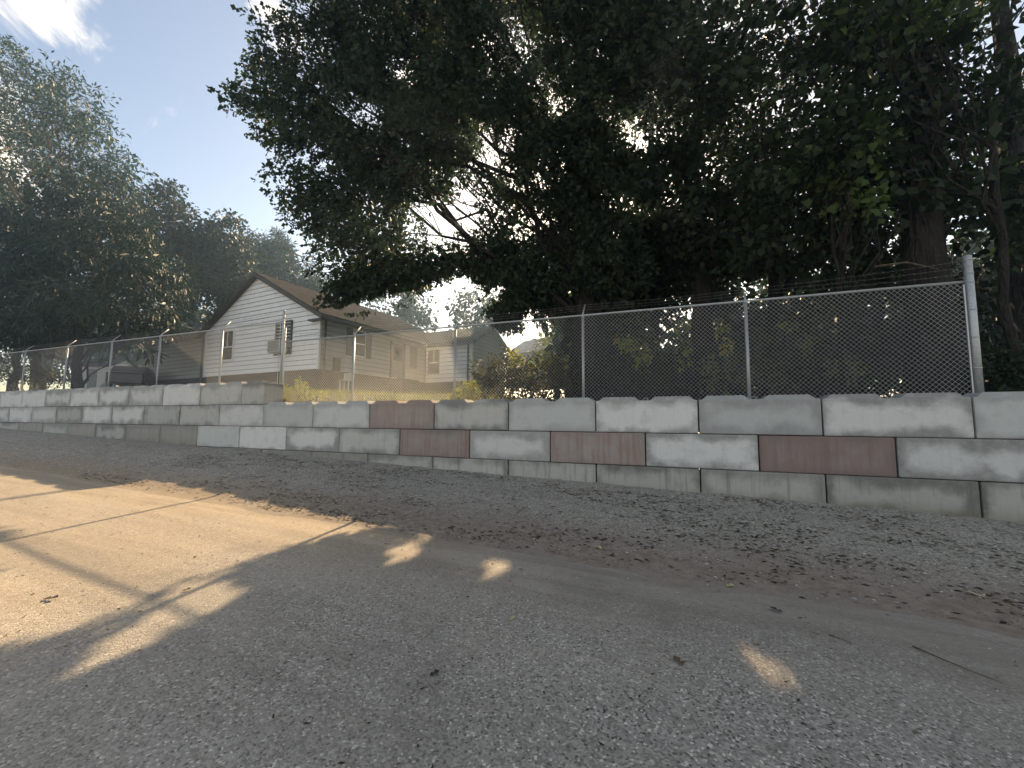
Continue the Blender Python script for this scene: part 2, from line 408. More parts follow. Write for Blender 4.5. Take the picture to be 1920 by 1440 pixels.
# ------------------------------------------------------------------ ground, road, verge, yard
def grid_mesh(name, xs, ys, zf):
    X, Y = np.meshgrid(xs, ys); Z = zf(X, Y); n, m = X.shape
    V = np.stack([X, Y, Z], -1).reshape(-1, 3); i = np.arange((n-1)*m).reshape(n-1, m)[:, :-1].ravel()
    L = np.stack([i, i+1, i+m+1, i+m], -1)
    return np_mesh(name, V, L, np.full(len(L), 4), True)
def axis(lo, a, b, hi, step, k=1.18):
    mid = list(np.arange(a, b+1e-6, step)); s = step; q = a
    left = []
    while q > lo: s *= k; q -= s; left.append(max(q, lo))
    s = step; q = mid[-1]; right = []
    while q < hi: s *= k; q += s; right.append(min(q, hi))
    return np.array(left[::-1]+mid+right)
def verge_h(X, Y):
    w = smooth(4.9, 5.8, Y)
    return ground_z(X, Y) + w*(.055*fbm(X*.9, Y*1.6) + .04*fbm(X*5, Y*7)) - .02*smooth(4.7, 4.2, Y)
vy = np.concatenate([axis(-500, 4.2, 8.45, 8.45, .07)])
o = link('ground', grid_mesh('ground', axis(-600, -30, 9, 600, .09), vy, verge_h), M['verge']); tag(o, kind='structure')
# road: a sheet above the ground with a ragged dusty edge
rx = axis(-600, -26, 9, 600, .12); ry = axis(-60, -1, 4.0, 4.0, .12)
ry = np.concatenate([ry, np.linspace(4.1, 4.75, 8)])
def road_h(X, Y):
    edge = smooth(3.9, 4.75, Y); return road_z(X, Y) + .012 + .018*fbm(X*.5, Y*.9, 3) - .0*edge
me = grid_mesh('road', rx, ry, road_h)
co = np.empty(len(me.vertices)*3, np.float32); me.vertices.foreach_get('co', co); co = co.reshape(-1, 3)
k = smooth(4.0, 4.75, co[:, 1]); wob = 1.1*fbm(co[:, 0]*.7, co[:, 0]*0+3.3, 5)
co[:, 1] += k*(wob + .22*fbm(co[:, 0]*4.1, co[:, 0]*0+1.7, 4)); co[:, 2] -= k*.010
me.vertices.foreach_set('co', co.ravel()); me.update()
tag(link('road', me, M['road']), kind='structure')
o = link('yard', grid_mesh('yard', axis(-600, -45, 20, 600, .5), axis(8.5, 8.5, 30, 900, .3), lambda X, Y: yard_z(X, Y)+.16*fbm(X*.7, Y*.7)), M['soil']); tag(o, kind='structure')

# stones and litter lying on the verge: uncountable
def scatter_stones(n, x0, x1, y0, y1, smin, smax, mat, name, label, cat, flat=.6):
    X = x0+(x1-x0)*RNG.random(n)**.8; Y = y0+(y1-y0)*RNG.random(n)
    keep = (fbm(X*1.3, Y*1.8) + .35*smooth(y0, y1, Y) > -.02) | (RNG.random(n) < .2); X, Y = X[keep], Y[keep]; n = len(X)
    Z = np.where(Y < 4.5, road_h(X, Y), verge_h(X, Y))
    r = smin+(smax-smin)*RNG.random(n)**3
    a = RNG.random(n)*6.28; el = .6+.8*RNG.random(n)
    base = np.array([(1,0,0),(.2,.9,.1),(-.9,.15,0),(-.1,-.85,.1),(.1,.05,.8),(0,0,-.5)])
    fac = np.array([(0,1,4),(1,2,4),(2,3,4),(3,0,4)])
    B = base[None]*(1+.35*(RNG.random((n, 6, 1))-.5)); x = B[..., 0]*el[:, None]; y = B[..., 1]
    V = np.stack([x*np.cos(a)[:, None]-y*np.sin(a)[:, None], x*np.sin(a)[:, None]+y*np.cos(a)[:, None], B[..., 2]*flat], -1)*r[:, None, None]
    V = V + np.stack([X, Y, Z+r*.12], -1)[:, None]
    L = (fac[None]+6*np.arange(n)[:, None, None]).reshape(-1)
    o = link(name, np_mesh(name, V.reshape(-1, 3), L, np.full(n*4, 3)), mat); return tag(o, label, cat, kind='stuff')
scatter_stones(34000, 8.5, -20, 4.8, 8.1, .004, .024, M['stone'], 'gravel', 'loose grey gravel spread along the foot of the block wall', 'gravel')
scatter_stones(6000, 6, -12, 1.0, 5.0, .003, .014, M['stone'], 'grit', 'small grit lying on the dusty road surface', 'grit')

# ------------------------------------------------------------------ retaining wall of cast blocks
YW = 8.154; BL = 1.83; BH = .61; X0 = 2.123; ZA = .395; GAP = .010
def block_mesh(name, L, keys):
    h = L/2-GAP; d = .305; z = BH/2-.004; c = .022
    bm = bmesh.new(); bmesh.ops.create_cube(bm, size=1)
    for v in bm.verts: v.co = Vector((v.co.x*2*h, v.co.y*2*d, v.co.z*2*z))
    bmesh.ops.bevel(bm, geom=list(bm.edges), offset=c, segments=2, profile=.6, affect='EDGES')
    me = bpy.data.meshes.new(name); bm.to_mesh(me); bm.free()
    if keys:
        m = MB(); m.v = [tuple(v.co) for v in me.vertices]; m.f = [tuple(p.vertices) for p in me.polygons]
        spans = ((-h+.04, -.09), (.09, h-.04)) if L > 1.2 else ((-h+.08, h-.08),)
        for (a, b) in spans:
            y0, y1 = -.27, .20; t = .07; sl = .10
            A = [(a, y0, z-.012), (b, y0, z-.012), (b, y1, z-.012), (a, y1, z-.012)]
            B = [(a+sl, y0+.03, z+t), (b-sl, y0+.03, z+t), (b-sl, y1-.03, z+t), (a+sl, y1-.03, z+t)]
            m.prism(A, B)
        me = m.mesh(name)
    return me
bm_plain = block_mesh('concrete_block', BL, False); bm_key = block_mesh('concrete_block', BL, True); bm_half = block_mesh('concrete_block', BL/2, True)
loopm = MB().tube([(.045*math.cos(a), 0, .05*math.sin(a)) for a in np.linspace(-.2, math.pi+.2, 9)], .007, 5).mesh('lifting_loop', True)
loopm.materials.append(M['galv'])
wall = empty('retaining_wall', (0, YW, -1.4))
tag(wall, 'long grey retaining wall of stacked cast concrete blocks below the chain link fence', 'wall')
def block(k, row, mat, mesh=None, half=False, keys=False, xc=None):
    """row 1 is the course whose top is at ZA; 0 is the one above it"""
    x = xc if xc is not None else X0+BL*k + (0 if row % 2 == 1 else -BL/2) + BL/2
    zc = ZA - (row-.5)*BH
    src = mesh or (bm_key if keys else bm_plain)
    me = src.copy(); me.materials.append(M[mat])
    j = random.random
    o = link('concrete_block', me, None, wall, (x, .305+(j()-.5)*.018, zc+1.4+(j()-.5)*.004))
    o.rotation_euler = (RAD((j()-.5)*.25), RAD((j()-.5)*.22), RAD((j()-.5)*.35))
    if keys and mesh is None and row == 1 or (keys and not half and row == 0):
        link('lifting_loop', loopm, None, o, (0, 0, BH/2+.005))
    return o
LAB = {}
kinds1 = {0: 'pale', -1: 'smooth', -2: 'pale', -3: 'smooth', -4: 'stained', -5: 'red', -6: 'smooth', -7: 'smooth', 1: 'smooth', 2: 'pale', -8: 'pale'}
for k in range(-20, 4):
    r = random.random(); mat = kinds1.get(k, 'pale' if r < .75 else 'stained')
    b = block(k, 1, mat, keys=(k >= -7))
    if k == -5: b['label'] = 'reddish brown stained block in the upper course'
kinds2 = {1: 'pale', 0: 'redbrown', -1: 'pale', -2: 'red', -3: 'pale', -4: 'red', -5: 'stained', -6: 'pale', -7: 'pale', -8: 'smooth', -9: 'brownish', -10: 'brownish'}
for k in range(-20, 5):
    mat = kinds2.get(k, 'brownish' if random.random() < .6 else 'stained')
    b = block(k, 2, mat)
    if k == 0: b['label'] = 'dull red brown block in the middle course'
    if k in (-2, -4): b['label'] = 'grey block with red stains in the middle course'
for k in range(-20, 4): block(k, 3, 'footing' if k > -6 else 'brownish')
xe = X0-7*BL
block(0, 0, 'stained', bm_half, True, True, xe-BL/4)
for i in range(13):
    block(0, 0, 'stained' if i == 0 else ('pale' if random.random() < .6 else 'smooth'), None, False, True, xe-BL/2-BL*(i+.5))

# ------------------------------------------------------------------ chain link fences
YF = 8.90
def fence(name, label, xs, zb, zt, ends, wire_r, tall):
    f = empty(name, (xs[0], YF, zb)); tag(f, label, 'fence', 'chain link fence runs on top of the block wall')
    x0 = xs[0]
    pr = MB().tube([(0, 0, -.5), (0, 0, zt-zb-.03)], .030, 10).mesh('line_post', True); pr.materials.append(M['galv'])
    for i, x in enumerate(xs):
        if ends[i]:
            m = MB().tube([(0, 0, -.5), (0, 0, zt-zb+tall), (0, 0, zt-zb+tall+.012)], [ends[i], ends[i], ends[i]*.6], 14)
            p = m.build('terminal_post', M['galv'], f, (x-x0, 0, 0), True)
            for zz in (.12, .55, 1.05, 1.5, zt-zb-.02, zt-zb+.13, zt-zb+.24, zt-zb+.35):
                if zz > zt-zb+tall: continue
                MB().tube([(0, 0, zz-.012), (0, 0, zz+.012)], ends[i]+.004, 14).build('brace_band', M['galv'], p, None, True)
        else:
            p = link('line_post', pr, None, f, (x-x0, 0, 0))
            a = MB().tube([(0, 0, zt-zb-.05), (0, 0, zt-zb+.02)], .036, 8).tube([(0, 0, zt-zb), (0, .03, zt-zb+.07), (0, .24, zt-zb+.30)], [.022, .018, .013], 6)
            a.build('barb_arm', M['galv'], p, None, True)
    MB().tube([(0, 0, zt-zb), (xs[-1]-x0, 0, zt-zb)], .021, 8).build('top_rail', M['galv'], f, None, True)
    # wire fabric, one panel per bay, each of crossing zigzag pickets
    P = .0395                                                    # half a mesh diagonal
    H = zt-zb-.02
    for b in range(len(xs)-1):
        a0 = xs[b]-x0 + (.05 if ends[b] else .0); a1 = xs[b+1]-x0-(.05 if ends[b+1] else 0.)
        segs = []
        n = int((a1-a0)/(2*P)); P2 = (a1-a0)/(2*max(n, 1))
        for i in range(-int(H/(2*P2))-2, n+1):
            for s in (1, -1):
                u0 = a0+i*2*P2 if s == 1 else a0+(i+1)*2*P2+H
                # straight diagonal from the foot to the rail, clipped to the bay
                if s == 1: p0, p1 = np.array([u0, 0.]), np.array([u0+H, H])
                else: p0, p1 = np.array([u0, 0.]), np.array([u0-H, H])
                t0, t1 = 0., 1.; dx = p1[0]-p0[0]
                ta, tb = (a0-p0[0])/dx, (a1-p0[0])/dx
                t0 = max(t0, min(ta, tb)); t1 = min(t1, max(ta, tb))
                if t1-t0 < .02: continue
                A = p0+(p1-p0)*t0; B = p0+(p1-p0)*t1
                segs.append((A[0], A[1], B[0], B[1], s))
        sg = np.array(segs)
        sag = .006
        A = np.stack([sg[:, 0], sg[:, 4]*.002, sg[:, 1]+.01], -1); B = np.stack([sg[:, 2], sg[:, 4]*.002, sg[:, 3]+.01], -1)
        d = (B-A); d /= np.linalg.norm(d, axis=1)[:, None]; nrm = np.cross(d, np.array([0, 1., 0]))
        ring = []
        for q in range(4):
            an = q*math.pi/2+.78; ring.append(math.cos(an)*nrm+np.array([0, math.sin(an), 0])[None])
        ring = np.stack(ring, 1)*wire_r
        V = np.concatenate([A[:, None]+ring, B[:, None]+ring], 1).reshape(-1, 3); m = len(A)
        fq = np.array([(0, 1, 5, 4), (1, 2, 6, 5), (2, 3, 7, 6), (3, 0, 4, 7)])
        L = (fq[None]+8*np.arange(m)[:, None, None]).reshape(-1)
        o = link('wire_mesh', np_mesh('wire_mesh', V, L, np.full(m*4, 4)), M['wire_near' if wire_r > .0023 and b > 2 else 'wire'], f, (0, -.028, 0)); o['kind'] = 'stuff'
    # barbed wire: three strands, held by the arms, with small barbs
    for s in range(3):
        pts = []
        for i, x in enumerate(xs):
            q = .085+.085*s
            if ends[i]: pts.append((x-x0, 0, zt-zb+(.13 + .11*s)))
            else: pts.append((x-x0, .03+.21*(s+1)/3, zt-zb+.07+.23*(s+1)/3))
        full = []
        for a, b in zip(pts[:-1], pts[1:]):
            for t in np.linspace(0, 1, 6, endpoint=False):
                full.append((a[0]+(b[0]-a[0])*t, a[1]+(b[1]-a[1])*t, a[2]+(b[2]-a[2])*t-.03*4*t*(1-t)))
        full.append(pts[-1])
        m = MB().tube(full, .0028, 4)
        for a, b in zip(full[:-1], full[1:]):
            for t in np.linspace(0, 1, 4, endpoint=False):
                c = np.array(a)+(np.array(b)-np.array(a))*t
                m.tube([c+np.array([.008, -.012, -.018]), c+np.array([-.008, .012, .018])], .0016, 3).tube([c+np.array([-.008, -.015, .014]), c+np.array([.008, .015, -.014])], .0016, 3)
        m.build('barbed_wire', M['barb'], f)
    for i, x in enumerate(xs):                                    # flat bar that stretches the fabric at terminal posts
        if ends[i] and (i == 0 or i == len(xs)-1):
            q = x-x0+(.06 if i == 0 else -.085)
            MB().box(q-.01, q+.01, -.035, -.028, .05, zt-zb-.06).build('tension_bar', M['galv'], f)
    return f
fence('chain_link_fence', 'right hand chain link fence, on the lower wall, ending at a thick post', [-10.93, -8.28, -5.10, -1.93, 1.2, 4.40], .33, 2.30,
      [.028, 0, 0, 0, 0, .057], .0026, .42)
fence('chain_link_fence', 'left hand chain link fence standing one block higher, running past the white house', [-35.8, -33.0, -29.9, -26.75, -23.25, -20.05, -17.05, -13.75, -11.02], .93, 2.90,
      [0, 0, 0, 0, 0, 0, 0, 0, .034], .0020, .38)

# ------------------------------------------------------------------ the house
HR = RAD(-5)
house = empty('house', (-16.08, 15.0, 0), HR); tag(house, 'white single storey house with brown roof, its gable end to the road', 'house')
ZF, ZE, ZR = 2.42, 5.12, 7.80; WID = 9.87; APX = -5.1; LEN = 10.6
NB = 11; BHG = (ZE-ZF)/NB
def board_gable(z0, z1, xl0, xr0, xl1, xr1, y=0.0, mat='siding', par=house):
    m = MB(); lap = .022
    A = [(xl0, y-lap-.012, z0), (xr0, y-lap-.012, z0), (xr0, y, z0), (xl0, y, z0)]
    B = [(xl1, y-.012, z1), (xr1, y-.012, z1), (xr1, y, z1), (xl1, y, z1)]
    m.prism(A, B); m.build('siding_board', M[mat], par)
def gx(z):                                   # gable outline
    if z <= ZE: return -WID, 0.0
    t = (z-ZE)/(ZR-ZE); return -WID+(APX+WID)*t, APX*t
z = ZF
while z < ZR-.12:
    z1 = min(z+BHG-.024, ZR-.02); a0, b0 = gx(z); a1, b1 = gx(z1)
    board_gable(z, z1, a0+.02, b0-.02, a1+.02, b1-.02); z += BHG
bd = MB(); lap = .022                       # boards of the long side, +x face, shade put in as grey
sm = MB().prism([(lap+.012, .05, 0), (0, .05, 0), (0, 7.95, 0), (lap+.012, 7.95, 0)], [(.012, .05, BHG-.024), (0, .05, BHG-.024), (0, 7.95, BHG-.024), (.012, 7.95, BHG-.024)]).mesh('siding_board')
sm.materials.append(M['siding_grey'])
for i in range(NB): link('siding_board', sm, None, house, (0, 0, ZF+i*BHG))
MB().box(-WID+.03, -.03, .001, LEN, ZF, ZE).build('wall_core', M['trim_dark'], house)  # dark core paints the lap shadow into the board gaps
MB().prism([(-WID+.03, .002, ZE-.001), (-.03, .002, ZE-.001), (APX, .002, ZR-.06)], [(-WID+.03, LEN, ZE-.001), (-.03, LEN, ZE-.001), (APX, LEN, ZR-.06)]).build('gable_core', M['trim_dark'], house)
MB().box(-WID+.06, -.06, .04, LEN-.04, .6, ZF).build('foundation', M['brick'], house)
for (x, y) in ((-.06, -.05), (-WID-.02, -.05)): MB().box(x-.02, x+.10, y-.004, y+.09, ZF-.03, ZE).build('corner_board', M['trim_white'], house)
MB().tube([(.10, .22, ZF-.7), (.10, .22, ZE-.1), (.28, .20, ZE+.0)], .05, 6).build('downspout', M['pipe'], house)
MB().tube([(-WID-.12, -.06, ZF-.7), (-WID-.12, -.06, ZE-.3)], .09, 6).build('downspout', M['pipe'], house)
# roof: two slabs with dark rake boards and soffit
def roof_slab(name, p00, p10, p11, p01, th, mat, par):
    """four corners of the upper face, thickness down; UV in metres"""
    P = [np.array(p, float) for p in (p00, p10, p11, p01)]; n = np.cross(P[1]-P[0], P[3]-P[0]); n /= np.linalg.norm(n)
    if n[2] < 0: n = -n
    m = MB(); m.prism([p-n*th for p in P], P); me = m.mesh(name); uvl = me.uv_layers.new(name='UVMap')
    e1 = (P[1]-P[0])/np.linalg.norm(P[1]-P[0]); e2 = np.cross(n, e1)
    for lp in me.loops:
        q = np.array(me.vertices[lp.vertex_index].co)-P[0]; uvl.data[lp.index].uv = (float(q@e1)*.6, float(q@e2)*.6)
    return link(name, me, M[mat], par)
sl = (ZR-ZE)/(-APX); sll = (ZR-ZE)/(APX+WID); ov = .42; ry0 = -.30; ry1 = LEN+.3
roof_slab('roof', (ov, ry0, ZE-ov*sl+.13), (ov, ry1, ZE-ov*sl+.13), (APX, ry1, ZR+.13), (APX, ry0, ZR+.13), .06, 'shingle', house)
roof_slab('roof', (-WID-ov, ry1, ZE-ov*sll+.13), (-WID-ov, ry0, ZE-ov*sll+.13), (APX, ry0, ZR+.128), (APX, ry1, ZR+.128), .06, 'shingle', house)
for (xa, za, xb, zb) in ((ov, ZE-ov*sl, APX, ZR), (-WID-ov, ZE-ov*sll, APX, ZR)):
    MB().prism([(xa, ry0-.03, za-.14), (xb, ry0-.03, zb-.14), (xb, ry0-.03, zb+.075), (xa, ry0-.03, za+.075)],
               [(xa, ry0+.02, za-.14), (xb, ry0+.02, zb-.14), (xb, ry0+.02, zb+.075), (xa, ry0+.02, za+.075)]).build('rake_board', M['trim_dark'], house)
    MB().prism([(xa, ry1-.02, za-.14), (xb, ry1-.02, zb-.14), (xb, ry1-.02, zb+.075), (xa, ry1-.02, za+.075)],
               [(xa, ry1+.03, za-.14), (xb, ry1+.03, zb-.14), (xb, ry1+.03, zb+.075), (xa, ry1+.03, za+.075)]).build('rake_board', M['trim_dark'], house)
    MB().prism([(xa, ry0+.02, za-.10), (xb, ry0+.02, zb-.10), (xb, ry0+.02, zb-.05), (xa, ry0+.02, za-.05)],
               [(xa, -.04, za-.10), (xb, -.04, zb-.10), (xb, -.04, zb-.05), (xa, -.04, za-.05)]).build('soffit', M['trim_dark'], house)
zf = ZE-ov*sl
MB().box(ov-.03, ov+.09, ry0, 7.3, zf-.11, zf+.05).build('gutter', M['trim_dark'], house)
MB().box(.03, ov-.03, .02, 7.3, zf-.06, zf-.02).build('soffit', M['trim_dark'], house)
MB().box(-.55, ov+.02, ry0-.005, -.036, zf-.16, zf-.09).build('eave_return', M['trim_dark'], house)
# windows of the gable
def window(par, x0, x1, z0, z1, y=-.05, blinds=False, dark=False, sash=True):
    w = MB(); fwid = .075; tm = M['trim_dark'] if dark else M['trim_white']
    w.box(x0, x0+fwid, y-.03, y+.05, z0, z1).box(x1-fwid, x1, y-.03, y+.05, z0, z1).box(x0+fwid, x1-fwid, y-.03, y+.05, z1-fwid, z1).box(x0-.04, x1+.04, y-.06, y+.05, z0-.05, z0-.001)
    w.box(x0+fwid, x1-fwid, y-.03, y+.05, z0, z0+fwid)
    f = w.build('window', tm, par)
    MB().box(x0+fwid, x1-fwid, y+.015, y+.03, z0+fwid, z1-fwid).build('pane', M['glass'], f)
    if sash:
        zm = z0+(z1-z0)*.45; MB().box(x0+fwid, x1-fwid, y-.012, y+.012, zm-.03, zm+.03).build('sash_rail', M['trim_white'], f)
        MB().box((x0+x1)/2-.012, (x0+x1)/2+.012, y-.006, y+.012, zm+.03, z1-fwid).build('muntin', M['trim_white'], f)
    if blinds:
        for zz in np.linspace(z0+fwid+.1, z1-fwid-.06, 9):
            MB().box(x0+fwid+.01, x1-fwid-.01, y+.003, y+.012, zz, zz+.05).build('blind_slat', M['blind'], f)
    return f
wl_ = window(house, -8.22, -6.95, 3.22, 4.98, -.07)
for s in (-8.22, -6.95): pass
w2_ = window(house, -3.30, -2.02, 3.30, 5.0, -.07, blinds=True, dark=True, sash=False)
ac = empty('air_conditioner', (-16.08+(-2.66)*math.cos(HR), 15.0+(-2.66)*math.sin(HR), 3.32), HR)
tag(ac, 'boxy window air conditioner jutting out under the right gable window', 'air conditioner')
MB().box(-.46, .46, -.58, -.14, 0, .60).build('case', M['ac'], ac)
g = MB()
for zz in np.linspace(.06, .51, 7): g.box(-.40, .40, -.592, -.578, zz, zz+.03)
g.build('grille', M['acg'], ac)
# side wall: shuttered window, door with steps, meter box
def side_box(name, y0, y1, z0, z1, x0, x1, mat, par=house): return MB().box(x0, x1, y0, y1, z0, z1).build(name, M[mat], par)
swin = side_box('window', 1.95, 2.85, 3.32, 4.72, .02, .07, 'trim_white'); side_box('pane', 2.02, 2.78, 3.39, 4.65, .066, .078, 'glass', swin)
side_box('sash_rail', 2.02, 2.78, 3.98, 4.04, .074, .09, 'trim_white', swin)
side_box('shutter', 1.55, 1.93, 3.30, 4.74, .03, .075, 'shutter'); side_box('shutter', 2.87, 3.25, 3.30, 4.74, .03, .075, 'shutter')
dr = side_box('door', 4.85, 5.85, 2.46, 4.50, .03, .08, 'door'); side_box('door_frame', 4.74, 4.84, 2.44, 4.60, .03, .10, 'trim_dark', dr); side_box('door_frame', 5.86, 5.96, 2.44, 4.60, .03, .10, 'trim_dark', dr)
side_box('pane', 5.0, 5.7, 3.5, 4.3, .076, .09, 'glass', dr); MB().tube([(.09, 4.98, 3.4), (.13, 4.98, 3.4)], .03, 8).build('handle', M['galv'], dr)
side_box('step', 4.6, 6.1, 1.0, 2.35, .03, 1.1, 'brick'); side_box('window', 6.5, 7.1, 3.2, 4.6, .03, .08, 'trim_dark')
side_box('meter_box', .75, 1.1, 2.35, 3.05, .04, .22, 'pipe')
# rear wing running to the right
WY0, WY1, WX = 8.0, 12.2, 3.58; WE, WR = 4.98, 6.15; WM = (WY0+WY1)/2
nb = 10; bh = (WE-2.4)/nb
wm = MB().prism([(.06, WY0-.034, 0), (WX-.02, WY0-.034, 0), (WX-.02, WY0, 0), (.06, WY0, 0)], [(.06, WY0-.012, bh-.024), (WX-.02, WY0-.012, bh-.024), (WX-.02, WY0, bh-.024), (.06, WY0, bh-.024)]).mesh('siding_board'); wm.materials.append(M['siding'])
for i in range(nb): link('siding_board', wm, None, house, (0, 0, 2.4+i*bh))
z = 2.4
while z < WR-.15:
    z1 = min(z+bh-.024, WR-.03)
    def yy(q): 
        t = max(0, (q-WE)/(WR-WE)); return WY0+(WM-WY0)*t, WY1+(WM-WY1)*t
    a0, b0 = yy(z); a1, b1 = yy(z1)
    MB().prism([(WX+.034, a0, z), (WX+.034, b0, z), (WX, b0, z), (WX, a0, z)], [(WX+.012, a1, z1), (WX+.012, b1, z1), (WX, b1, z1), (WX, a1, z1)]).build('siding_board', M['siding_grey'], house); z += bh  # end wall greyer than the front, its shade painted in
MB().box(.02, WX-.002, WY0+.001, WY1, 2.4, WE).build('wall_core', M['trim_dark'], house)
MB().prism([(.02, WY0+.02, WE), (.02, WY1-.02, WE), (.02, WM, WR-.05)], [(WX-.003, WY0+.02, WE), (WX-.003, WY1-.02, WE), (WX-.003, WM, WR-.05)]).build('gable_core', M['trim_dark'], house)
MB().box(.03, WX-.04, WY0+.04, WY1-.04, .6, 2.4).build('foundation', M['brick'], house)
MB().box(WX-.08, WX+.05, WY0-.05, WY0+.08, 2.37, WE).build('corner_board', M['trim_white'], house)
MB().tube([(WX-.22, WY0-.10, 1.6), (WX-.22, WY0-.10, WE-.05)], .05, 6).build('downspout', M['pipe'], house)
ws = (WR-WE)/(WM-WY0); wo_ = .38
roof_slab('roof', (-2.5, WY0-wo_, WE-wo_*ws+.10), (WX+.35, WY0-wo_, WE-wo_*ws+.10), (WX+.35, WM, WR+.10), (-2.5, WM, WR+.10), .06, 'shingle', house)
roof_slab('roof', (WX+.35, WY1+wo_, WE-wo_*ws+.10), (-2.5, WY1+wo_, WE-wo_*ws+.10), (-2.5, WM, WR+.098), (WX+.35, WM, WR+.098), .06, 'shingle', house)
for s, ya in ((1, WY0-wo_), (-1, WY1+wo_)):
    MB().prism([(WX+.33, ya, WE-wo_*ws-.12), (WX+.33, WM, WR-.12), (WX+.33, WM, WR+.05), (WX+.33, ya, WE-wo_*ws+.05)],
               [(WX+.38, ya, WE-wo_*ws-.12), (WX+.38, WM, WR-.12), (WX+.38, WM, WR+.05), (WX+.38, ya, WE-wo_*ws+.05)]).build('rake_board', M['trim_dark'], house)
MB().box(.44, WX+.35, WY0-wo_-.03, WY0-wo_+.05, WE-wo_*ws-.10, WE-wo_*ws+.055).build('gutter', M['trim_dark'], house)
MB().box(.1, WX+.3, WY0-wo_+.06, WY0-.04, WE-wo_*ws-.06, WE-wo_*ws-.02).build('soffit', M['trim_dark'], house)
window(house, .30, 1.15, 3.0, 4.5, WY0-.06, dark=True)
# low annex on the left of the gable
AX0, AX1, AY = -18.9, -10.15, .55; AZ = 4.95
ab = (AZ-2.5)/10
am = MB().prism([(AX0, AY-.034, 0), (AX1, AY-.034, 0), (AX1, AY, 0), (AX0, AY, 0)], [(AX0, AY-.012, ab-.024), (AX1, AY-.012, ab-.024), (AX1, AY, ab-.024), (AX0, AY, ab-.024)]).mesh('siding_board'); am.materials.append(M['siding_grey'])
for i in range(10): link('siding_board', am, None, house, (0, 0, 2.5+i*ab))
MB().box(AX0, AX1+.2, AY+.001, AY+6, 2.5, AZ).build('wall_core', M['trim_dark'], house)
MB().box(AX0+.05, AX1+.2, AY+.04, AY+6, .8, 2.5).build('foundation', M['brick'], house)
roof_slab('roof', (AX0-.3, AY-.4, AZ+.12), (AX1+.25, AY-.4, AZ+.12), (AX1+.25, AY+6.2, AZ+.55), (AX0-.3, AY+6.2, AZ+.55), .14, 'shingle', house)
MB().box(AX0-.3, AX1+.2, AY-.45, AY-.40, AZ-.06, AZ+.13).build('fascia', M['trim_dark'], house)
# white slatted bench by the side wall
bx_, by_ = .45, 1.15
bn = empty('garden_bench', (-16.08+bx_*math.cos(HR)-by_*math.sin(HR), 15.0+bx_*math.sin(HR)+by_*math.cos(HR), 1.62), HR); tag(bn, 'white slatted bench standing by the side wall of the house', 'bench')
for yy_, zz_ in ((0, .32), (.10, .32), (.20, .32)): MB().box(-.33, .33, yy_, yy_+.08, zz_, zz_+.03).build('seat_slat', M['plastic_white'], bn)
for zz_ in (.42, .53, .64): MB().box(-.33, .33, .30, .33, zz_, zz_+.07).build('back_slat', M['plastic_white'], bn)
for xx_ in (-.32, .28):
    MB().box(xx_, xx_+.04, .0, .04, -.35, .32).build('leg', M['plastic_white'], bn); MB().box(xx_, xx_+.04, .27, .299, -.35, .71).build('leg', M['plastic_white'], bn)

# small buildings seen under the trees far left and a pale one behind the wing
def shed(name, label, P, w, d, h, roofh, rz, wallm, roofm, door=True):
    s = empty(name, P, RAD(rz)); tag(s, label, 'shed')
    nbd = 8; w_ = w/nbd
    vb = MB().box(0, w_-.012, -.02, 0, 0, h).mesh('wall_board'); vb.materials.append(M[wallm])
    for i in range(nbd): link('wall_board', vb, None, s, (-w/2+i*w_, 0, 0))
    MB().box(-w/2, w/2, .001, d, 0, h).build('wall', M[wallm], s)
    MB().prism([(-w/2, .001, h), (-w/2, d, h), (-w/2, d/2, h+roofh-.05)], [(w/2, .001, h), (w/2, d, h), (w/2, d/2, h+roofh-.05)]).build('gable', M[wallm], s)
    for a, b in ((-.3, d/2), (d+.3, d/2)):
        za = h-.3*roofh/(d/2)
        roof_slab('roof', (-w/2-.3, a, za+.06), (w/2+.3, a, za+.06), (w/2+.3, b, h+roofh+.06), (-w/2-.3, b, h+roofh+.06), .08, roofm, s)
    if door:
        dd = MB().box(-.45, .45, -.05, -.021, 0, 2.0).build('door', M['door'], s); MB().tube([(.3, -.05, 1), (.3, -.09, 1)], .03, 6).build('handle', M['galv'], dd)
    return s
M['shed_wall'] = plain('pale grey shed wall', (.45, .47, .48), .6, 0, .08); M['shed_roof'] = shingle_mat('dark grey shed roof', (.05, .05, .052))
M['pale_roof'] = shingle_mat('pale roof', (.42, .36, .33)); M['beige'] = plain('beige wall', (.34, .27, .23), .8, 0, .1)
P = at(172, 722, 24); shed('shed', 'small pale grey shed with dark roof seen under the trees beyond the left fence', (P[0], 24, P[2]-.3), 3.4, 3.5, 2.4, .9, 25, 'shed_wall', 'shed_roof')
P = at(1005, 700, 40); shed('garage', 'pale roofed beige outbuilding behind the rear wing of the house', (P[0], 40, P[2]-1.2), 9, 6, 3.6, 1.9, -25, 'beige', 'pale_roof', False)
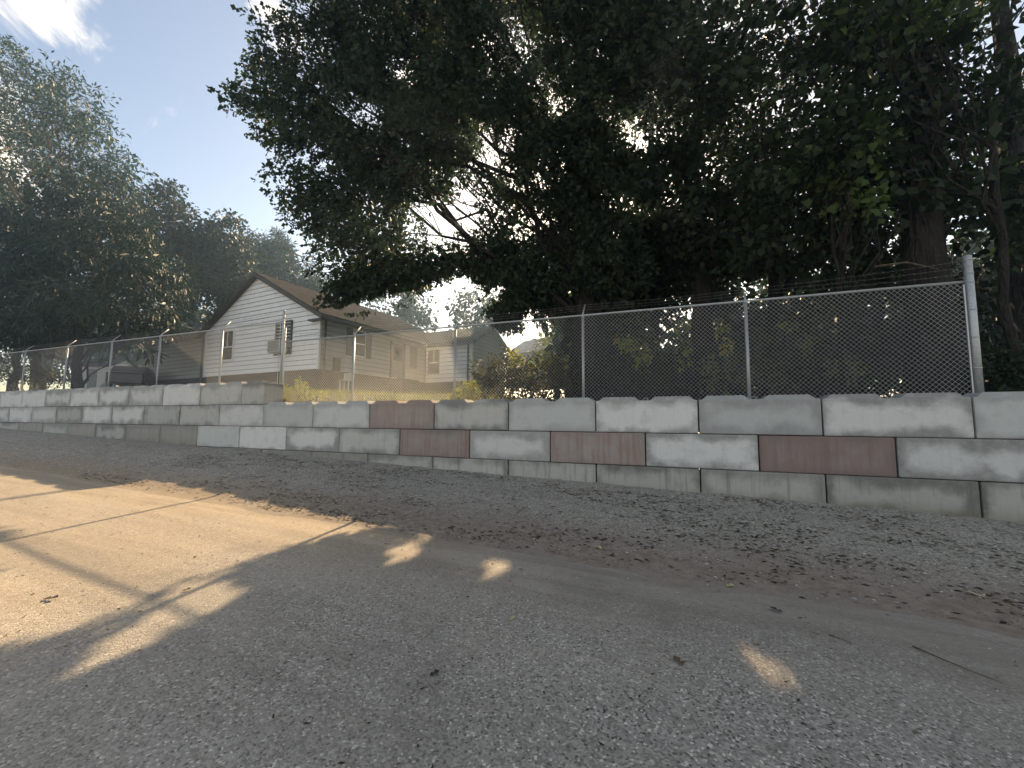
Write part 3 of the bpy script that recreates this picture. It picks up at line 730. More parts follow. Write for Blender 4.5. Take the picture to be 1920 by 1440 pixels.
# dark car behind the left fence
def car(label, P, rz, mat):
    c = empty('parked_car', P, RAD(rz)); tag(c, label, 'car')
    prof = [(-2.2, .35), (2.2, .35), (2.25, .75), (2.1, .95), (1.15, 1.05), (.55, 1.45), (-.9, 1.5), (-1.7, 1.08), (-2.2, 1.0)]
    m = MB(); m.prism([(x, -.85, z) for x, z in prof], [(x, .85, z) for x, z in prof]); b = m.build('body', mat, c)
    md = b.modifiers.new('bevel', 'BEVEL'); md.width = .08; md.segments = 3
    for s in (-1, 1):
        y = s*.853
        MB().prism([(-.8, y, 1.06), (.45, y, 1.06), (.2, y, 1.40), (-.75, y, 1.43)], [(-.8, y+s*.012, 1.06), (.45, y+s*.012, 1.06), (.2, y+s*.012, 1.40), (-.75, y+s*.012, 1.43)]).build('side_window', M['glass'], c)
        for x in (-1.4, 1.4):
            w = MB().tube([(x, y-.1*s, .33), (x, y+.03*s, .33)], .33, 16).build('wheel', M['pipe'], c); MB().tube([(x, y+.02*s, .33), (x, y+.045*s, .33)], .2, 12).build('rim', M['galv'], w)
    return c
M['carpaint'] = plain('dark blue car paint', (.012, .016, .026), .3, 0, .1, 2, .6)
P = at(232, 722, 15); car('dark blue car parked beside the grey annex behind the fence', (P[0]-.2, 15.6, P[2]-.35), 143, M['carpaint'])
# pale leaning panel beside the car
P = at(196, 726, 14.5); pn = empty('leaning_panel', tuple(P), RAD(20)); tag(pn, 'pale leaning board beside the dark car behind the fence', 'board')
MB().prism([(-.7, 0, -.2), (.55, 0, -.2), (.65, .3, .85), (.45, .32, .95)], [(-.7, .05, -.2), (.55, .05, -.2), (.65, .35, .85), (.45, .37, .95)]).build('panel', M['shed_wall'], pn)

# ------------------------------------------------------------------ foliage
SHAPES = {
 'oak': np.array([(0, 0), (.28, .24), (.42, .07), (.66, .30), (1, 0), (.66, -.30), (.42, -.07), (.28, -.24)]),
 'maple': np.array([(0, 0), (.10, .40), (.34, .30), (.52, .48), (.62, .20), (1, 0), (.62, -.20), (.52, -.48), (.34, -.30), (.10, -.40)]),
 'leaf': np.array([(0, 0), (.35, .24), (.75, .18), (1, 0), (.75, -.18), (.35, -.24)]),
 'wide': np.array([(0, 0), (.5, .34), (1, 0), (.5, -.34)]),
 'thin': np.array([(0, 0), (.45, .16), (1, 0), (.45, -.16)]),
 'needle': np.array([(0, .05), (.5, .11), (1, 0), (.5, -.11)]),
}
def leaves_mesh(name, C, per, rc, size, shape, droop=.3, upbias=.6, out=None, stretch=(1, 1, 1), spray=0.0, base=None):
    """C cluster centres; per leaves each in a ball of radius rc"""
    if not len(C): print('EMPTY', name); C = np.zeros((1, 3))
    n = len(C)*per; sh = SHAPES[shape]; k = len(sh)
    off = RNG.normal(size=(n, 3)); off /= np.linalg.norm(off, axis=1)[:, None]; rad = RNG.random(n)**.5
    cc = np.repeat(C, per, 0); loc = off*rad[:, None]*rc*np.array(stretch); d = off*.9
    if spray:
        cen = C.mean(0)+np.array([0, 0, -1.5]); ax = C-cen; ax /= np.linalg.norm(ax, axis=1)[:, None]+1e-6
        ax = ax + RNG.normal(size=ax.shape)*.75 + np.array([0, 0, -.12]); ax /= np.linalg.norm(ax, axis=1)[:, None]
        A = np.repeat(ax, per, 0); tt = (RNG.random(n)*2-1)
        loc = loc*(.62-.30*np.maximum(tt, 0))[:, None] + A*(tt*rc*spray)[:, None]; d = off*.7 + A*.7
    P = cc + loc
    d = d + RNG.normal(size=(n, 3))*.5 + np.array([0, 0, -droop])
    d /= np.linalg.norm(d, axis=1)[:, None]
    nr = RNG.normal(size=(n, 3)) + np.array([0, 0, upbias]); nr -= d*np.sum(nr*d, 1)[:, None]; nr /= np.linalg.norm(nr, axis=1)[:, None]+1e-9
    if base is not None:                                # sun flecks stay open leaf by leaf
        kp = ~lit_mask(P + base[None] + d*size*.5, .07); P, d, nr = P[kp], d[kp], nr[kp]
        szk = np.repeat(.8+.4*RNG.random(len(C)), per)[kp]; n = len(P)
    else: szk = np.repeat(.8+.4*RNG.random(len(C)), per)
    s = np.cross(nr, d); sz = size*(.5+.95*RNG.random(n))*szk
    fold = .18*np.abs(sh[:, 1])
    V = P[:, None] + (d[:, None]*sh[None, :, 0, None] + s[:, None]*sh[None, :, 1, None] + nr[:, None]*(fold-.15*sh[:, 0]**2)[None, :, None])*sz[:, None, None]
    L = np.arange(n*k)
    return np_mesh(name, V.reshape(-1, 3), L, np.full(n, k))

# sunlit ground in the photograph: crowns leave these sight lines to the sun open
LIT = [[(-400, 850), (330, 850), (770, 930), (850, 975), (800, 992), (700, 988), (600, 1012), (500, 1037), (430, 1062), (360, 1078), (300, 1103), (200, 1148), (100, 1190), (0, 1218), (-400, 1330)],
       [(330, 1105), (400, 1098), (435, 1120), (410, 1150), (340, 1170), (300, 1160)], [(190, 1215), (330, 1140), (345, 1155), (250, 1225), (150, 1262)],
       [(720, 1040), (775, 1022), (780, 1040), (735, 1062)], [(790, 975), (850, 965), (850, 985), (800, 1005)], [(905, 1060), (945, 1062), (945, 1085), (905, 1085)],
       [(1400, 1220), (1440, 1225), (1480, 1280), (1455, 1292), (1415, 1260)]]
LITW = [np.array([on_ground(*q)[:2] for q in poly]) for poly in LIT]
SHADE = [np.array([on_ground(*q)[:2] for q in poly]) for poly in ([(-200, 1000), (10, 1000), (0, 1020), (-200, 1040)], [(-200, 1065), (10, 1066), (10, 1074), (-200, 1095)])]
def in_poly(X, Y, poly):
    ins = np.zeros(X.shape, bool); n = len(poly); j = n-1
    for i in range(n):
        xi, yi = poly[i]; xj, yj = poly[j]
        c = ((yi > Y) != (yj > Y)) & (X < (xj-xi)*(Y-yi)/(yj-yi+1e-12)+xi); ins ^= c; j = i
    return ins
def sun_foot(Q):
    z0 = road_z(Q[:, 0], Q[:, 1]); t = (Q[:, 2]-z0)/S[2]
    for _ in range(3):
        G = Q-S[None]*t[:, None]; t = (Q[:, 2]-road_z(G[:, 0], G[:, 1]))/S[2]
    return Q-S[None]*t[:, None]
def lit_mask(Q, margin=0.0):
    G = sun_foot(Q); m = np.zeros(len(Q), bool); sh_ = np.zeros(len(Q), bool)
    for i, poly in enumerate(LITW):
        mg = margin
        offs = [(0, 0)] + ([(mg*f*math.cos(q)*.8, mg*f*math.sin(q)*1.5) for f in (.33, .66, 1.) for q in np.linspace(f, 2*math.pi+f, 9, endpoint=False)] if margin else [])
        c = poly.mean(0); far = np.linalg.norm(poly-c, axis=1).max()+2*mg
        near = np.where(np.hypot(G[:, 0]-c[0], G[:, 1]-c[1]) < far)[0]
        for (ox, oy) in offs: m[near] |= in_poly(G[near, 0]+ox, G[near, 1]+oy, poly)
    for poly in SHADE: m &= ~in_poly(G[:, 0], G[:, 1], poly)
    return m
def px_of(Q):
    z = Q@fw; return 960+F*(Q@rv)/z, 720-F*(Q@uv)/z

class Tree: pass
TREES = []
def lobe_at(px, py, Y, rpx, sy=1.0, n=None, ry=None, dens=1.0):
    P = at(px, py, Y); r = rpx*depth(P)/F
    return (P, np.array([r, (ry if ry is not None else r), r*sy]), n, dens)
def clusters(lobes, dens, shell=.55):
    out = []
    for P, R, n, dk in lobes:
        k = n or max(3, int(dens*dk*R[0]*R[1]*R[2]/(max(R)**.9)))
        u = RNG.normal(size=(k, 3)); u /= np.linalg.norm(u, axis=1)[:, None]
        q = (shell+(1-shell)*RNG.random(k))**.6
        jit = 1+.22*np.sin(u[:, 0]*5+P[0])*np.cos(u[:, 2]*6+P[2])
        out.append(P[None]+u*q[:, None]*jit[:, None]*R[None])
    return np.concatenate(out)
GAPS = [(985, 545, 26, 26), (1075, 530, 16, 20), (790, 400, 26, 14), (980, 430, 20, 16), (870, 340, 12, 12), (760, 260, 12, 10), (1000, 345, 16, 10), (1030, 300, 14, 10), (665, 520, 24, 12), (615, 565, 20, 14), (830, 600, 16, 12), (1240, 420, 10, 10), (1330, 300, 9, 9), (1400, 200, 10, 8), (1450, 190, 9, 8), (1345, 60, 10, 8), (1530, 170, 9, 8), (1600, 210, 10, 7), (1700, 300, 8, 10), (1555, 420, 10, 8), (1290, 470, 10, 9), (1350, 420, 8, 8), (1680, 470, 10, 8), (930, 255, 26, 14), (925, 305, 32, 22), (860, 400, 45, 20), (815, 395, 30, 16), (1010, 430, 28, 30), (955, 495, 26, 22), (820, 522, 36, 24), (1045, 475, 20, 26), (905, 525, 20, 16),
        (640, 540, 40, 26), (1005, 590, 40, 45), (970, 640, 30, 30), (690, 210, 24, 18), (745, 130, 20, 12), (570, 300, 18, 14), (1185, 265, 10, 12), (1070, 80, 12, 10), (905, 80, 14, 10),
        (1890, 60, 45, 50), (1835, 135, 26, 24), (1805, 245, 12, 26), (1880, 120, 30, 26), (1410, 545, 22, 30), (1225, 265, 12, 16), (1295, 565, 12, 14), (1880, 450, 26, 12), (1850, 465, 10, 8), (1455, 60, 14, 10)]
def clump(Q, th, f=.75):
    v = vnoise(Q[:, 0]*f+Q[:, 2]*f*.35+31, Q[:, 2]*f-Q[:, 1]*f*.6+57)*.65 + vnoise(Q[:, 1]*f*1.9+Q[:, 0]*f*.5+11, Q[:, 2]*f*1.9-Q[:, 0]*f*.4+3)*.35
    return Q[v > th]
def carve(Q, prob=.95, margin=.22, gaps=True, grow=15):
    keep = ~lit_mask(Q, margin)
    if gaps:
        x, y = px_of(Q)
        for (gx_, gy_, a, b) in GAPS:
            ins = ((x-gx_)/(a+grow))**2+((y-gy_)/(b+grow))**2 < 1.0
            keep &= ~(ins & (RNG.random(len(Q)) < prob))
    return Q[keep]
def limb_path(a, b, n=6, wob=.12, sag=0.0):
    a = np.array(a, float); b = np.array(b, float); L = np.linalg.norm(b-a); pts = []
    for i in range(n+1):
        t = i/n; p = a+(b-a)*t; p = p+RNG.normal(size=3)*wob*L*.25*math.sin(math.pi*t); p[2] += sag*math.sin(math.pi*t); pts.append(p)
    return pts
def tree(name, label, base, r, top, lobes, leaf, mat, size, per, rc, dens, bark='bark', cat='tree', group=None, gaps=True, flare=1.5, lean=(0, 0), shape_kw=None, twigs=5, fill=True, n_limbs=None, thin=.36, margin=.2):
    t = empty(name, tuple(base)); tag(t, label, cat, group)
    base = np.array(base, float)
    C = clump(carve(clusters(lobes, dens), margin=margin, gaps=gaps), thin)
    m = MB(); tip = np.array([base[0]+lean[0], base[1]+lean[1], top])
    pts = limb_path(base-np.array([0, 0, .4]), tip, 9, .05); rr = [r*(flare if i == 0 else (1+(flare-1)*.35 if i == 1 else 1-.55*(i/9))) for i in range(10)]
    m.tube([p-base for p in pts], rr, 12)
    order = sorted(lobes, key=lambda l: -max(l[1]))[:(n_limbs or len(lobes))]
    for P, R, n, dk in order:
        h = float(np.clip((P[2]-base[2])*.55-.15*np.hypot(P[0]-base[0], P[1]-base[1]), 1.2, top-base[2]-.2)) if top-base[2] > 1.6 else .6*(top-base[2])
        t0 = h/(top-base[2]); i = min(int(t0*9), 8); st = pts[i]
        if P[2]-base[2] < 5.5 and top-base[2] > 8:
            i = 4; st = pts[i]; L = np.linalg.norm(P-st); path = limb_path(st, P, 7, .1, .12*L); r1 = .035
            if lit_mask(np.array(path), .25).any(): continue
            m.tube([p-base for p in path], list(np.linspace(.02, .006, 8)), 5); continue
        L = np.linalg.norm(P-st); r1 = min(r*.35, .007*L+.012)
        path = limb_path(st, P, 7, .16, .03*L)
        if lit_mask(np.array(path), .25).any(): continue
        m.tube([p-base for p in path], list(np.linspace(r1, max(.018, r1*.3), 8)), 6)
        if len(C):
            dd = np.linalg.norm((C-P)/R, axis=1); idx = np.where(dd < 1.3)[0]
            for q in RNG.permutation(idx)[:twigs]:
                s0 = path[int(RNG.integers(3, 8))]; pp = limb_path(s0, C[q], 4, .2)
                if lit_mask(np.array(pp), .2).any(): continue
                m.tube([p-base for p in pp], list(np.linspace(max(.014, r1*.28), .006, 5)), 4, False)
    m.build('trunk', M[bark], t, None, True)
    print(label[:50], len(C), 'clusters', len(C)*per, 'leaves')
    T = Tree(); T.o = t; T.base = base; T.C = C; T.args = (leaf, mat, size, per, rc, shape_kw or {}); T.lobes = lobes; T.fill = fill
    TREES.append(T); return T

# the big oak behind the fence
oak_l = [lobe_at(*a) for a in (
 (515, 120, 8.6, 40), (495, 195, 8.5, 42), (545, 215, 8.6, 66), (610, 120, 9.0, 85), (700, 40, 9.4, 110), (830, 40, 10, 120), (980, 40, 10.5, 130), (1110, 60, 11, 120),
 (560, 350, 9.6, 38), (590, 400, 9.6, 55), (625, 300, 9.4, 85), (690, 230, 9.6, 105), (790, 190, 10, 115), (890, 170, 10.5, 110), (1000, 200, 11, 110), (640, 430, 9.8, 62), (700, 400, 10, 90),
 (760, 460, 10, 60), (700, 500, 10, 48), (648, 585, 10.2, 36), (655, 555, 10.2, 26), (780, 330, 10.5, 90), (880, 350, 11, 60), (960, 360, 11.5, 80), (1040, 330, 12, 90), (910, 440, 11.5, 60),
 (880, 560, 12, 62), (850, 575, 12, 46), (940, 560, 12, 40), (1010, 520, 12.5, 45), (1060, 420, 12.5, 70), (1100, 250, 12, 100), (1170, 150, 11.5, 110), (1150, 380, 12, 80), (1190, 290, 12, 90), (1140, 500, 12.5, 60),
 (760, 100, 13, 120), (900, 90, 14, 130), (1000, 300, 15, 120), (800, 300, 14, 120), (1100, 450, 15, 90), (700, 560, 13, 46), (760, 570, 14, 44),
 (640, -120, 9.5, 130), (850, -150, 10.5, 170), (1080, -150, 11, 180), (950, -350, 12, 220))]
oak_l = [(P_, R_, n_, (.74 if P_[2] < 7.2 else .95)) for (P_, R_, n_, d_) in oak_l]
OAKB = (-2.78, 13.0, float(yard_z(np.array(-2.78), np.array(13.0))))
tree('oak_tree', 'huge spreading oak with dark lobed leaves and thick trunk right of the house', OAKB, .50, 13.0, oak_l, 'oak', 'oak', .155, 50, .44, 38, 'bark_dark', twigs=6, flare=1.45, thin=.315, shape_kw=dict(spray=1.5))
# the dark wood on the right, each trunk that can be told apart is a tree
def wood(label, base, r, top, ls, dens=10.5, leaf='wide', mat='wood', size=.175, per=66, rc=.66, name='woodland_tree', bark='bark_dark', **k):
    k.setdefault('shape_kw', dict(spray=1.3))
    return tree(name, label, (base[0], base[1], float(yard_z(np.array(base[0]), np.array(base[1])))), r, top, [lobe_at(*a) for a in ls], leaf, mat, size, per, rc, dens, bark, group='trees of the dark wood on the right', **k)
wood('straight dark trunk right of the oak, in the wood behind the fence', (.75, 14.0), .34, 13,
     [(1290, 120, 12, 130), (1250, 250, 12.5, 110), (1370, 230, 12, 120), (1300, 380, 13, 100), (1220, 440, 14, 80), (1380, 430, 13.5, 90), (1320, -100, 12, 170), (1280, 520, 15, 70), (1200, 560, 16, 60), (1400, 330, 15, 140), (1200, 80, 14, 120)])
wood('thickest dark trunk with torn pale bark, behind the end post of the fence', (4.85, 10.9), .44, 9.5,
     [(1560, 150, 9.8, 130), (1680, 120, 9.6, 120), (1640, 280, 10.2, 110), (1520, 320, 10.5, 120), (1760, 230, 10.5, 90), (1600, 420, 11, 80), (1480, 450, 11.5, 90), (1650, -90, 10, 190), (1450, 60, 10.5, 150), (1720, 380, 11.5, 70), (1560, 520, 12, 60)], flare=1.7)
wood('leaning dark trunk at the right edge of the photo, behind the wood', (6.9, 12.6), .30, 11,
     [(1870, 330, 11, 80), (1900, 420, 12, 80), (1810, 180, 12, 70), (1960, 200, 11, 100), (1830, 330, 13, 80), (1900, -120, 11, 150), (1800, 480, 13, 70), (1780, 40, 11.5, 80), (2050, 350, 12, 120), (1890, 560, 13, 60)], lean=(.5, .3))
wood('slim dark trunk between the two right hand fence posts, deep in the wood', (3.2, 17.5), .22, 12,
     [(1480, 200, 17, 150), (1600, 330, 18, 130), (1440, 380, 18, 120), (1560, 480, 18, 90), (1700, 430, 18, 110), (1700, 220, 18, 140), (1500, 560, 18, 60), (1640, 560, 19, 60), (1500, 0, 17, 180)])
wood('tall dark tree deep in the wood behind the oak trunk', (-1.0, 21.0), .3, 15,
     [(1180, 200, 20, 110), (1280, 330, 21, 110), (1130, 330, 21, 90), (1230, 470, 21, 70), (1340, 200, 21, 130), (1100, 120, 20, 110), (1320, 480, 22, 80), (1250, 30, 20, 150), (1400, 500, 22, 60)])
wood('tall dark tree deep in the wood beyond the right end of the fence', (9.0, 19.0), .3, 14,
     [(1800, 330, 19, 80), (1900, 480, 19, 100), (1780, 470, 20, 90), (1900, 200, 20, 70), (1980, 350, 19, 110), (1700, 60, 18, 120), (1850, 560, 20, 60)])
# young maples close behind the fence with paler leaves
tree('young_maple', 'young maple with pale lobed leaves hanging low over the right part of the fence', (3.0, 10.1, .3), .06, 4.6, [lobe_at(*a) for a in ((1590, 360, 9.6, 42), (1640, 390, 9.4, 40), (1610, 320, 9.8, 50), (1655, 400, 9.5, 30), (1540, 300, 10, 55), (1690, 400, 9.5, 26), (1600, 250, 10, 55))],
     'maple', 'maple', .145, 18, .36, 24, 'bark_dark', fill=False, gaps=False)
tree('young_maple', 'maple branches with pale lobed leaves at the top of the photo beside the thickest trunk', (5.6, 10.3, .3), .09, 6.4, [lobe_at(*a) for a in ((1640, 30, 9.2, 42), (1690, 60, 9.3, 46), (1740, 50, 9.5, 46), (1620, 70, 9.3, 30), (1590, 10, 9.4, 40), (1700, 15, 9.3, 50), (1770, 60, 9.6, 30))],
     'maple', 'maple', .16, 18, .38, 24, 'bark_dark', fill=False, gaps=False)
# trees left of the house
def ltree(name, label, px, Y, r, topz, ls, leaf, mat, size, per, rc, dens, bark='bark', **k):
    X = at(px, 700, Y)[0]
    return tree(name, label, (X, Y, float(yard_z(np.array(X), np.array(Y)))-.1), r, topz, [lobe_at(*a) for a in ls], leaf, mat, size, per, rc, dens, bark, gaps=False, fill=False, **k)
ltree('tall_tree', 'tallest feathery tree at the left edge, with bare fanned branches below its crown', 75, 14.5, .33, 14,
      [(20, 130, 14, 52), (105, 165, 14.3, 38), (60, 230, 14.5, 75), (150, 210, 14.4, 45), (120, 280, 14.5, 75), (10, 300, 14.5, 80), (185, 300, 14.8, 50), (60, 370, 14.5, 60), (150, 370, 15, 60), (205, 340, 15, 32), (-60, 220, 14, 90), (-100, 100, 14, 90), (220, 350, 15, 30), (15, 420, 15, 45), (-60, 360, 14.5, 80), (120, 140, 14.3, 20)],
      'thin', 'locust', .32, 44, .80, 8.0, twigs=9, bark='bark_pale', shape_kw=dict(spray=1.6))
ltree('cedar_tree', 'dark cedar with drooping sprays standing left of the grey annex', 147, 12.6, .26, 7.5,
      [(150, 430, 12.6, 75, 1.0), (230, 470, 12.8, 75, .9), (100, 500, 12.6, 90, .8), (210, 540, 12.6, 95, .7), (280, 520, 13, 52, .9), (140, 590, 12.6, 85, .5), (240, 590, 12.8, 75, .45), (160, 390, 12.8, 45, 1.2), (200, 625, 12.6, 60, .35), (110, 628, 12.6, 50, .35), (280, 610, 13, 42, .35), (60, 640, 12.2, 55, .3), (230, 650, 13, 45, .3)],
      'needle', 'cedar', .38, 60, .8, 14.0, droop_kw if False else 'bark_dark', shape_kw=dict(droop=.8, stretch=(1, 1, .55)))
ltree('cedar_tree', 'brownish dark cedar filling the left edge of the photo behind the fence', 30, 11.6, .24, 6.5,
      [(30, 470, 11.6, 80, 1.0), (60, 560, 11.8, 90, .8), (0, 590, 11.5, 85, .6), (-60, 500, 11.6, 110, 1.0), (90, 610, 12, 55, .5), (50, 630, 11.6, 50, .4), (10, 640, 11.6, 50, .35)],
      'needle', 'cedar', .38, 60, .8, 14.0, 'bark_dark', shape_kw=dict(droop=.8, stretch=(1, 1, .55)))
ltree('leafy_tree', 'olive and rust leaved tree with a rounded top left of the white house', 320, 20.5, .3, 13,
      [(315, 380, 20.5, 36), (290, 420, 20.5, 50), (345, 430, 20.5, 45), (270, 480, 20.5, 45), (330, 500, 20.5, 60), (370, 480, 21, 40), (360, 550, 20.5, 55), (300, 570, 20.5, 55), (250, 420, 21, 40)],
      'wide', 'rusty', .28, 46, .75, 11.0, twigs=7)
ltree('leafy_tree', 'rusty leaved tree with dead bare twigs at its top, above the left roof slope', 415, 23.0, .28, 12,
      [(420, 440, 23, 40), (395, 470, 23, 45), (440, 460, 23, 25), (410, 520, 23, 55), (440, 510, 23, 40), (380, 560, 23, 50), (445, 550, 23, 40)],
      'wide', 'rusty', .28, 46, .78, 11.0, twigs=7)
ltree('evergreen_tree', 'dark evergreen with rounded top behind the roof ridge of the house', 480, 32, .3, 12,
      [(480, 480, 32, 36), (510, 500, 32, 40), (455, 500, 32, 34), (545, 515, 32, 34), (580, 525, 33, 28), (500, 530, 32, 50), (560, 545, 32, 40), (600, 560, 33, 30), (450, 540, 32, 40)],
      'needle', 'cedar', .55, 60, 1.1, 8.0, 'bark_dark')
ltree('spruce_tree', 'slender pointed conifer rising above the roof ridge behind the house', 523, 33, .2, 19.5,
      [(523, 447, 33, 5, 3.0, 14), (512, 462, 33, 8, .5, 8), (535, 462, 33, 8, .5, 8), (508, 478, 33, 13, .5, 10), (538, 480, 33, 13, .5, 10), (523, 492, 33, 18, .7, 20)],
      'needle', 'cedar', .55, 40, .6, 16, 'bark_dark', thin=0)
# hazy trees beyond the house and through the gap
def btree(label, px, Y, r, topz, ls, mat='light_tree', **k):
    X = at(px, 700, Y)[0]
    return tree('background_tree', label, (X, Y, float(yard_z(np.array(X), np.array(Y)))-.1), r, topz, [lobe_at(*a) for a in ls], 'wide', mat, .36, 46, .95, 8.0, 'bark', gaps=True, fill=False, group='trees beyond the house', **k)
btree('pale green sunlit tree beyond the yard, right of the bright gap in the leaves', 1045, 30, .25, 8, [(1045, 590, 30, 38), (1020, 620, 30, 36), (1060, 640, 30, 44), (1025, 665, 30, 36), (1080, 590, 30, 36), (1075, 680, 30, 40)])
btree('grey green tree behind the rear wing roof, left of the bright gap', 900, 36, .25, 9, [(880, 590, 36, 36), (920, 600, 36, 30), (930, 640, 36, 28), (850, 600, 36, 30), (960, 670, 36, 24), (905, 560, 36, 32)], 'rusty')
btree('grey green tree showing between oak branches above the main roof', 740, 38, .25, 11, [(740, 570, 38, 40), (700, 560, 38, 30), (780, 590, 38, 32), (810, 600, 38, 26)], 'rusty')
# filler: crowns close the holes through which sun would reach ground that lies in shade
gx_, gy_ = np.meshgrid(np.arange(-9, 7, .16), np.arange(-.6, 5.6, .16)); gx_ = gx_.ravel(); gy_ = gy_.ravel()
Gp = np.stack([gx_, gy_, road_z(gx_, gy_)], -1)
lit = lit_mask(Gp + S[None]*.01, .10); Gp = Gp[~lit]
cell = set()
def foot_keys(C, r):
    Gf = sun_foot(C); out = set()
    for a in np.arange(-r, r+.01, .16):
        for b in np.arange(-r*1.5, r*1.5+.01, .16):
            if (a/r)**2+(b/(1.5*r))**2 > 1: continue
            out |= set(map(tuple, np.floor((Gf[:, :2]+np.array([a, b]))/.16).astype(int)))
    return out
cell = {}
for T in TREES:
    leaf, mat, size, per, rc, kw = T.args
    if len(T.C):
        for kk in foot_keys(T.C, rc*.55): cell[kk] = cell.get(kk, 0)+1
need = [g_ for g_ in Gp if cell.get(tuple(np.floor(g_[:2]/.16).astype(int)), 0) < 2]
need = np.array(need) if len(need) else np.zeros((0, 3))
print('uncovered', len(need), 'of', len(Gp))
fillers = [T for T in TREES if T.fill]
allL = [(T, l) for T in fillers for l in T.lobes]
LP = np.array([l[0] for _, l in allL])
add = {id(T): [] for T in fillers}
for g_ in need[RNG.permutation(len(need))][:1500]:
    tt = np.linspace(9, 34, 60); ray = g_[None]+S[None]*tt[:, None]
    ok = ray[:, 1] > 9.6
    d2 = np.linalg.norm(ray[:, None]-LP[None], axis=2) / np.array([max(l[1]) for _, l in allL])[None]
    d2[~ok] = 99
    i, j = np.unravel_index(np.argmin(d2), d2.shape); add[id(allL[j][0])].append(ray[i]+RNG.normal(size=3)*.15)
for T in fillers:
    if add[id(T)]:
        A = np.array(add[id(T)]); A = A[~lit_mask(A, .25)]; T.C = np.concatenate([T.C, A])
for T in TREES:
    leaf, mat, size, per, rc, kw = T.args
    if not len(T.C): continue
    me = leaves_mesh('crown', T.C-T.base[None], per, rc, size, leaf, base=T.base, **kw)
    o = link('crown', me, M[mat], T.o)

# far woods: one mass behind everything on the right and behind the house
ls = []
for i in range(110):
    px = RNG.uniform(1090, 2250); Y = RNG.uniform(24, 40); ls.append(lobe_at(px, RNG.uniform(520, 760), Y, RNG.uniform(40, 70)))
for i in range(26):
    px = RNG.uniform(-300, 420); Y = RNG.uniform(34, 52); ls.append(lobe_at(px, RNG.uniform(560, 690), Y, RNG.uniform(25, 50)))
C = carve(clusters(ls, 3.2), .97, .5)
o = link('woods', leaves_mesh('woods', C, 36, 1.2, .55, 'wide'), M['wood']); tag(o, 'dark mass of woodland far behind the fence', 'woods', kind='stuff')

# shrubs and weeds behind the fence
def shrub(name, label, ls, leaf, mat, size, per, rc, dens, cat='shrub', gaps=True):
    L = [lobe_at(*a) for a in ls]; c = np.mean([l[0] for l in L], 0); z = float(yard_z(np.array(c[0]), np.array(c[1])))
    base = np.array([c[0], c[1], z]); t = empty(name, tuple(base)); tag(t, label, cat)
    C = clusters(L, dens, .3); C[:, 2] = np.maximum(C[:, 2], yard_z(C[:, 0], C[:, 1])+.05)
    m = MB()
    for q in RNG.permutation(len(C))[:14]:
        pp = limb_path(base+np.array([RNG.normal()*.25, RNG.normal()*.2, -.1]), C[q], 4, .25); m.tube([p-base for p in pp], list(np.linspace(.022, .006, 5)), 4, False)
    m.build('stems', M['bark'], t)
    link('foliage', leaves_mesh('foliage', C-base[None], per, rc, size, leaf), M[mat], t)
shrub('bush', 'straggly brown green bush in front of the rear wing of the house', [(915, 690, 12.5, 28), (900, 720, 12, 28), (945, 720, 12.5, 28), (935, 670, 13, 22), (960, 700, 12.5, 25)], 'leaf', 'weed', .10, 40, .28, 60)
shrub('bush', 'hedge like bush with yellow green top below the bright gap in the trees', [(985, 690, 12, 26), (1030, 690, 12, 26), (1010, 720, 11.5, 34), (1060, 715, 11.5, 30), (970, 725, 11.5, 26)], 'leaf', 'weed', .10, 40, .28, 60)
shrub('vine', 'yellow green vine coloured as sunlit along the top of the hedge like bush', [(975, 675, 12.4, 12), (1000, 682, 12.4, 12), (1030, 678, 12.4, 12), (1050, 688, 12.4, 10)], 'leaf', 'sunny', .11, 34, .24, 90, 'vine')
shrub('vine', 'yellow green sunlit-coloured vine hanging in the wood between the oak and the next fence post', [(1180, 650, 13, 12), (1195, 665, 13, 14), (1210, 680, 13, 9), (1170, 640, 13, 9)], 'leaf', 'sunny', .11, 30, .24, 60, 'vine')
shrub('vine', 'olive sunlit-coloured vine climbing a trunk just left of the second fence post from the right', [(1290, 620, 14.5, 14), (1280, 650, 14.5, 16), (1275, 680, 14.5, 18), (1350, 620, 14.5, 9), (1360, 655, 14.5, 10), (1300, 600, 14.5, 10)], 'leaf', 'sunny', .12, 26, .25, 40, 'vine')
shrub('bush', 'olive bush just right of the second fence post from the right', [(1425, 640, 13, 14), (1410, 665, 13, 12), (1450, 690, 12, 22), (1470, 720, 11.5, 20)], 'leaf', 'weed', .11, 34, .26, 60)
shrub('bush', 'dark bush low behind the fence below the oak trunk', [(1130, 715, 12, 32), (1180, 705, 12, 36), (1230, 720, 11.5, 32), (1260, 690, 12.5, 30)], 'leaf', 'wood', .11, 34, .28, 50)
shrub('bush', 'dark bush low behind the fence in its last bay on the right', [(1500, 715, 11, 30), (1560, 715, 11, 26), (1640, 720, 10.6, 26), (1700, 710, 11, 30), (1760, 700, 11, 34)], 'leaf', 'wood', .11, 34, .28, 40)
M['mid'] = leaf_mat('mid green leaves', [(.045, .075, .03), (.068, .10, .04), (.10, .13, .05)], .4)
shrub('bush', 'grey green bush with open top just left of the second fence post from the right', [(1340, 690, 12.5, 26), (1370, 715, 12, 26), (1325, 720, 12, 22)], 'leaf', 'mid', .11, 30, .28, 45)
shrub('bush', 'grey green sapling crown between the oak trunk and the second post from the right', [(1160, 610, 15, 26), (1215, 630, 15, 24), (1190, 590, 15, 18), (1235, 660, 15, 20)], 'leaf', 'mid', .13, 28, .32, 22)
shrub('bush', 'dull green bush just right of the middle of the last fence bay', [(1500, 650, 14, 26), (1545, 680, 13.5, 28), (1600, 690, 13, 24), (1480, 610, 15, 20)], 'leaf', 'mid', .12, 28, .3, 26)
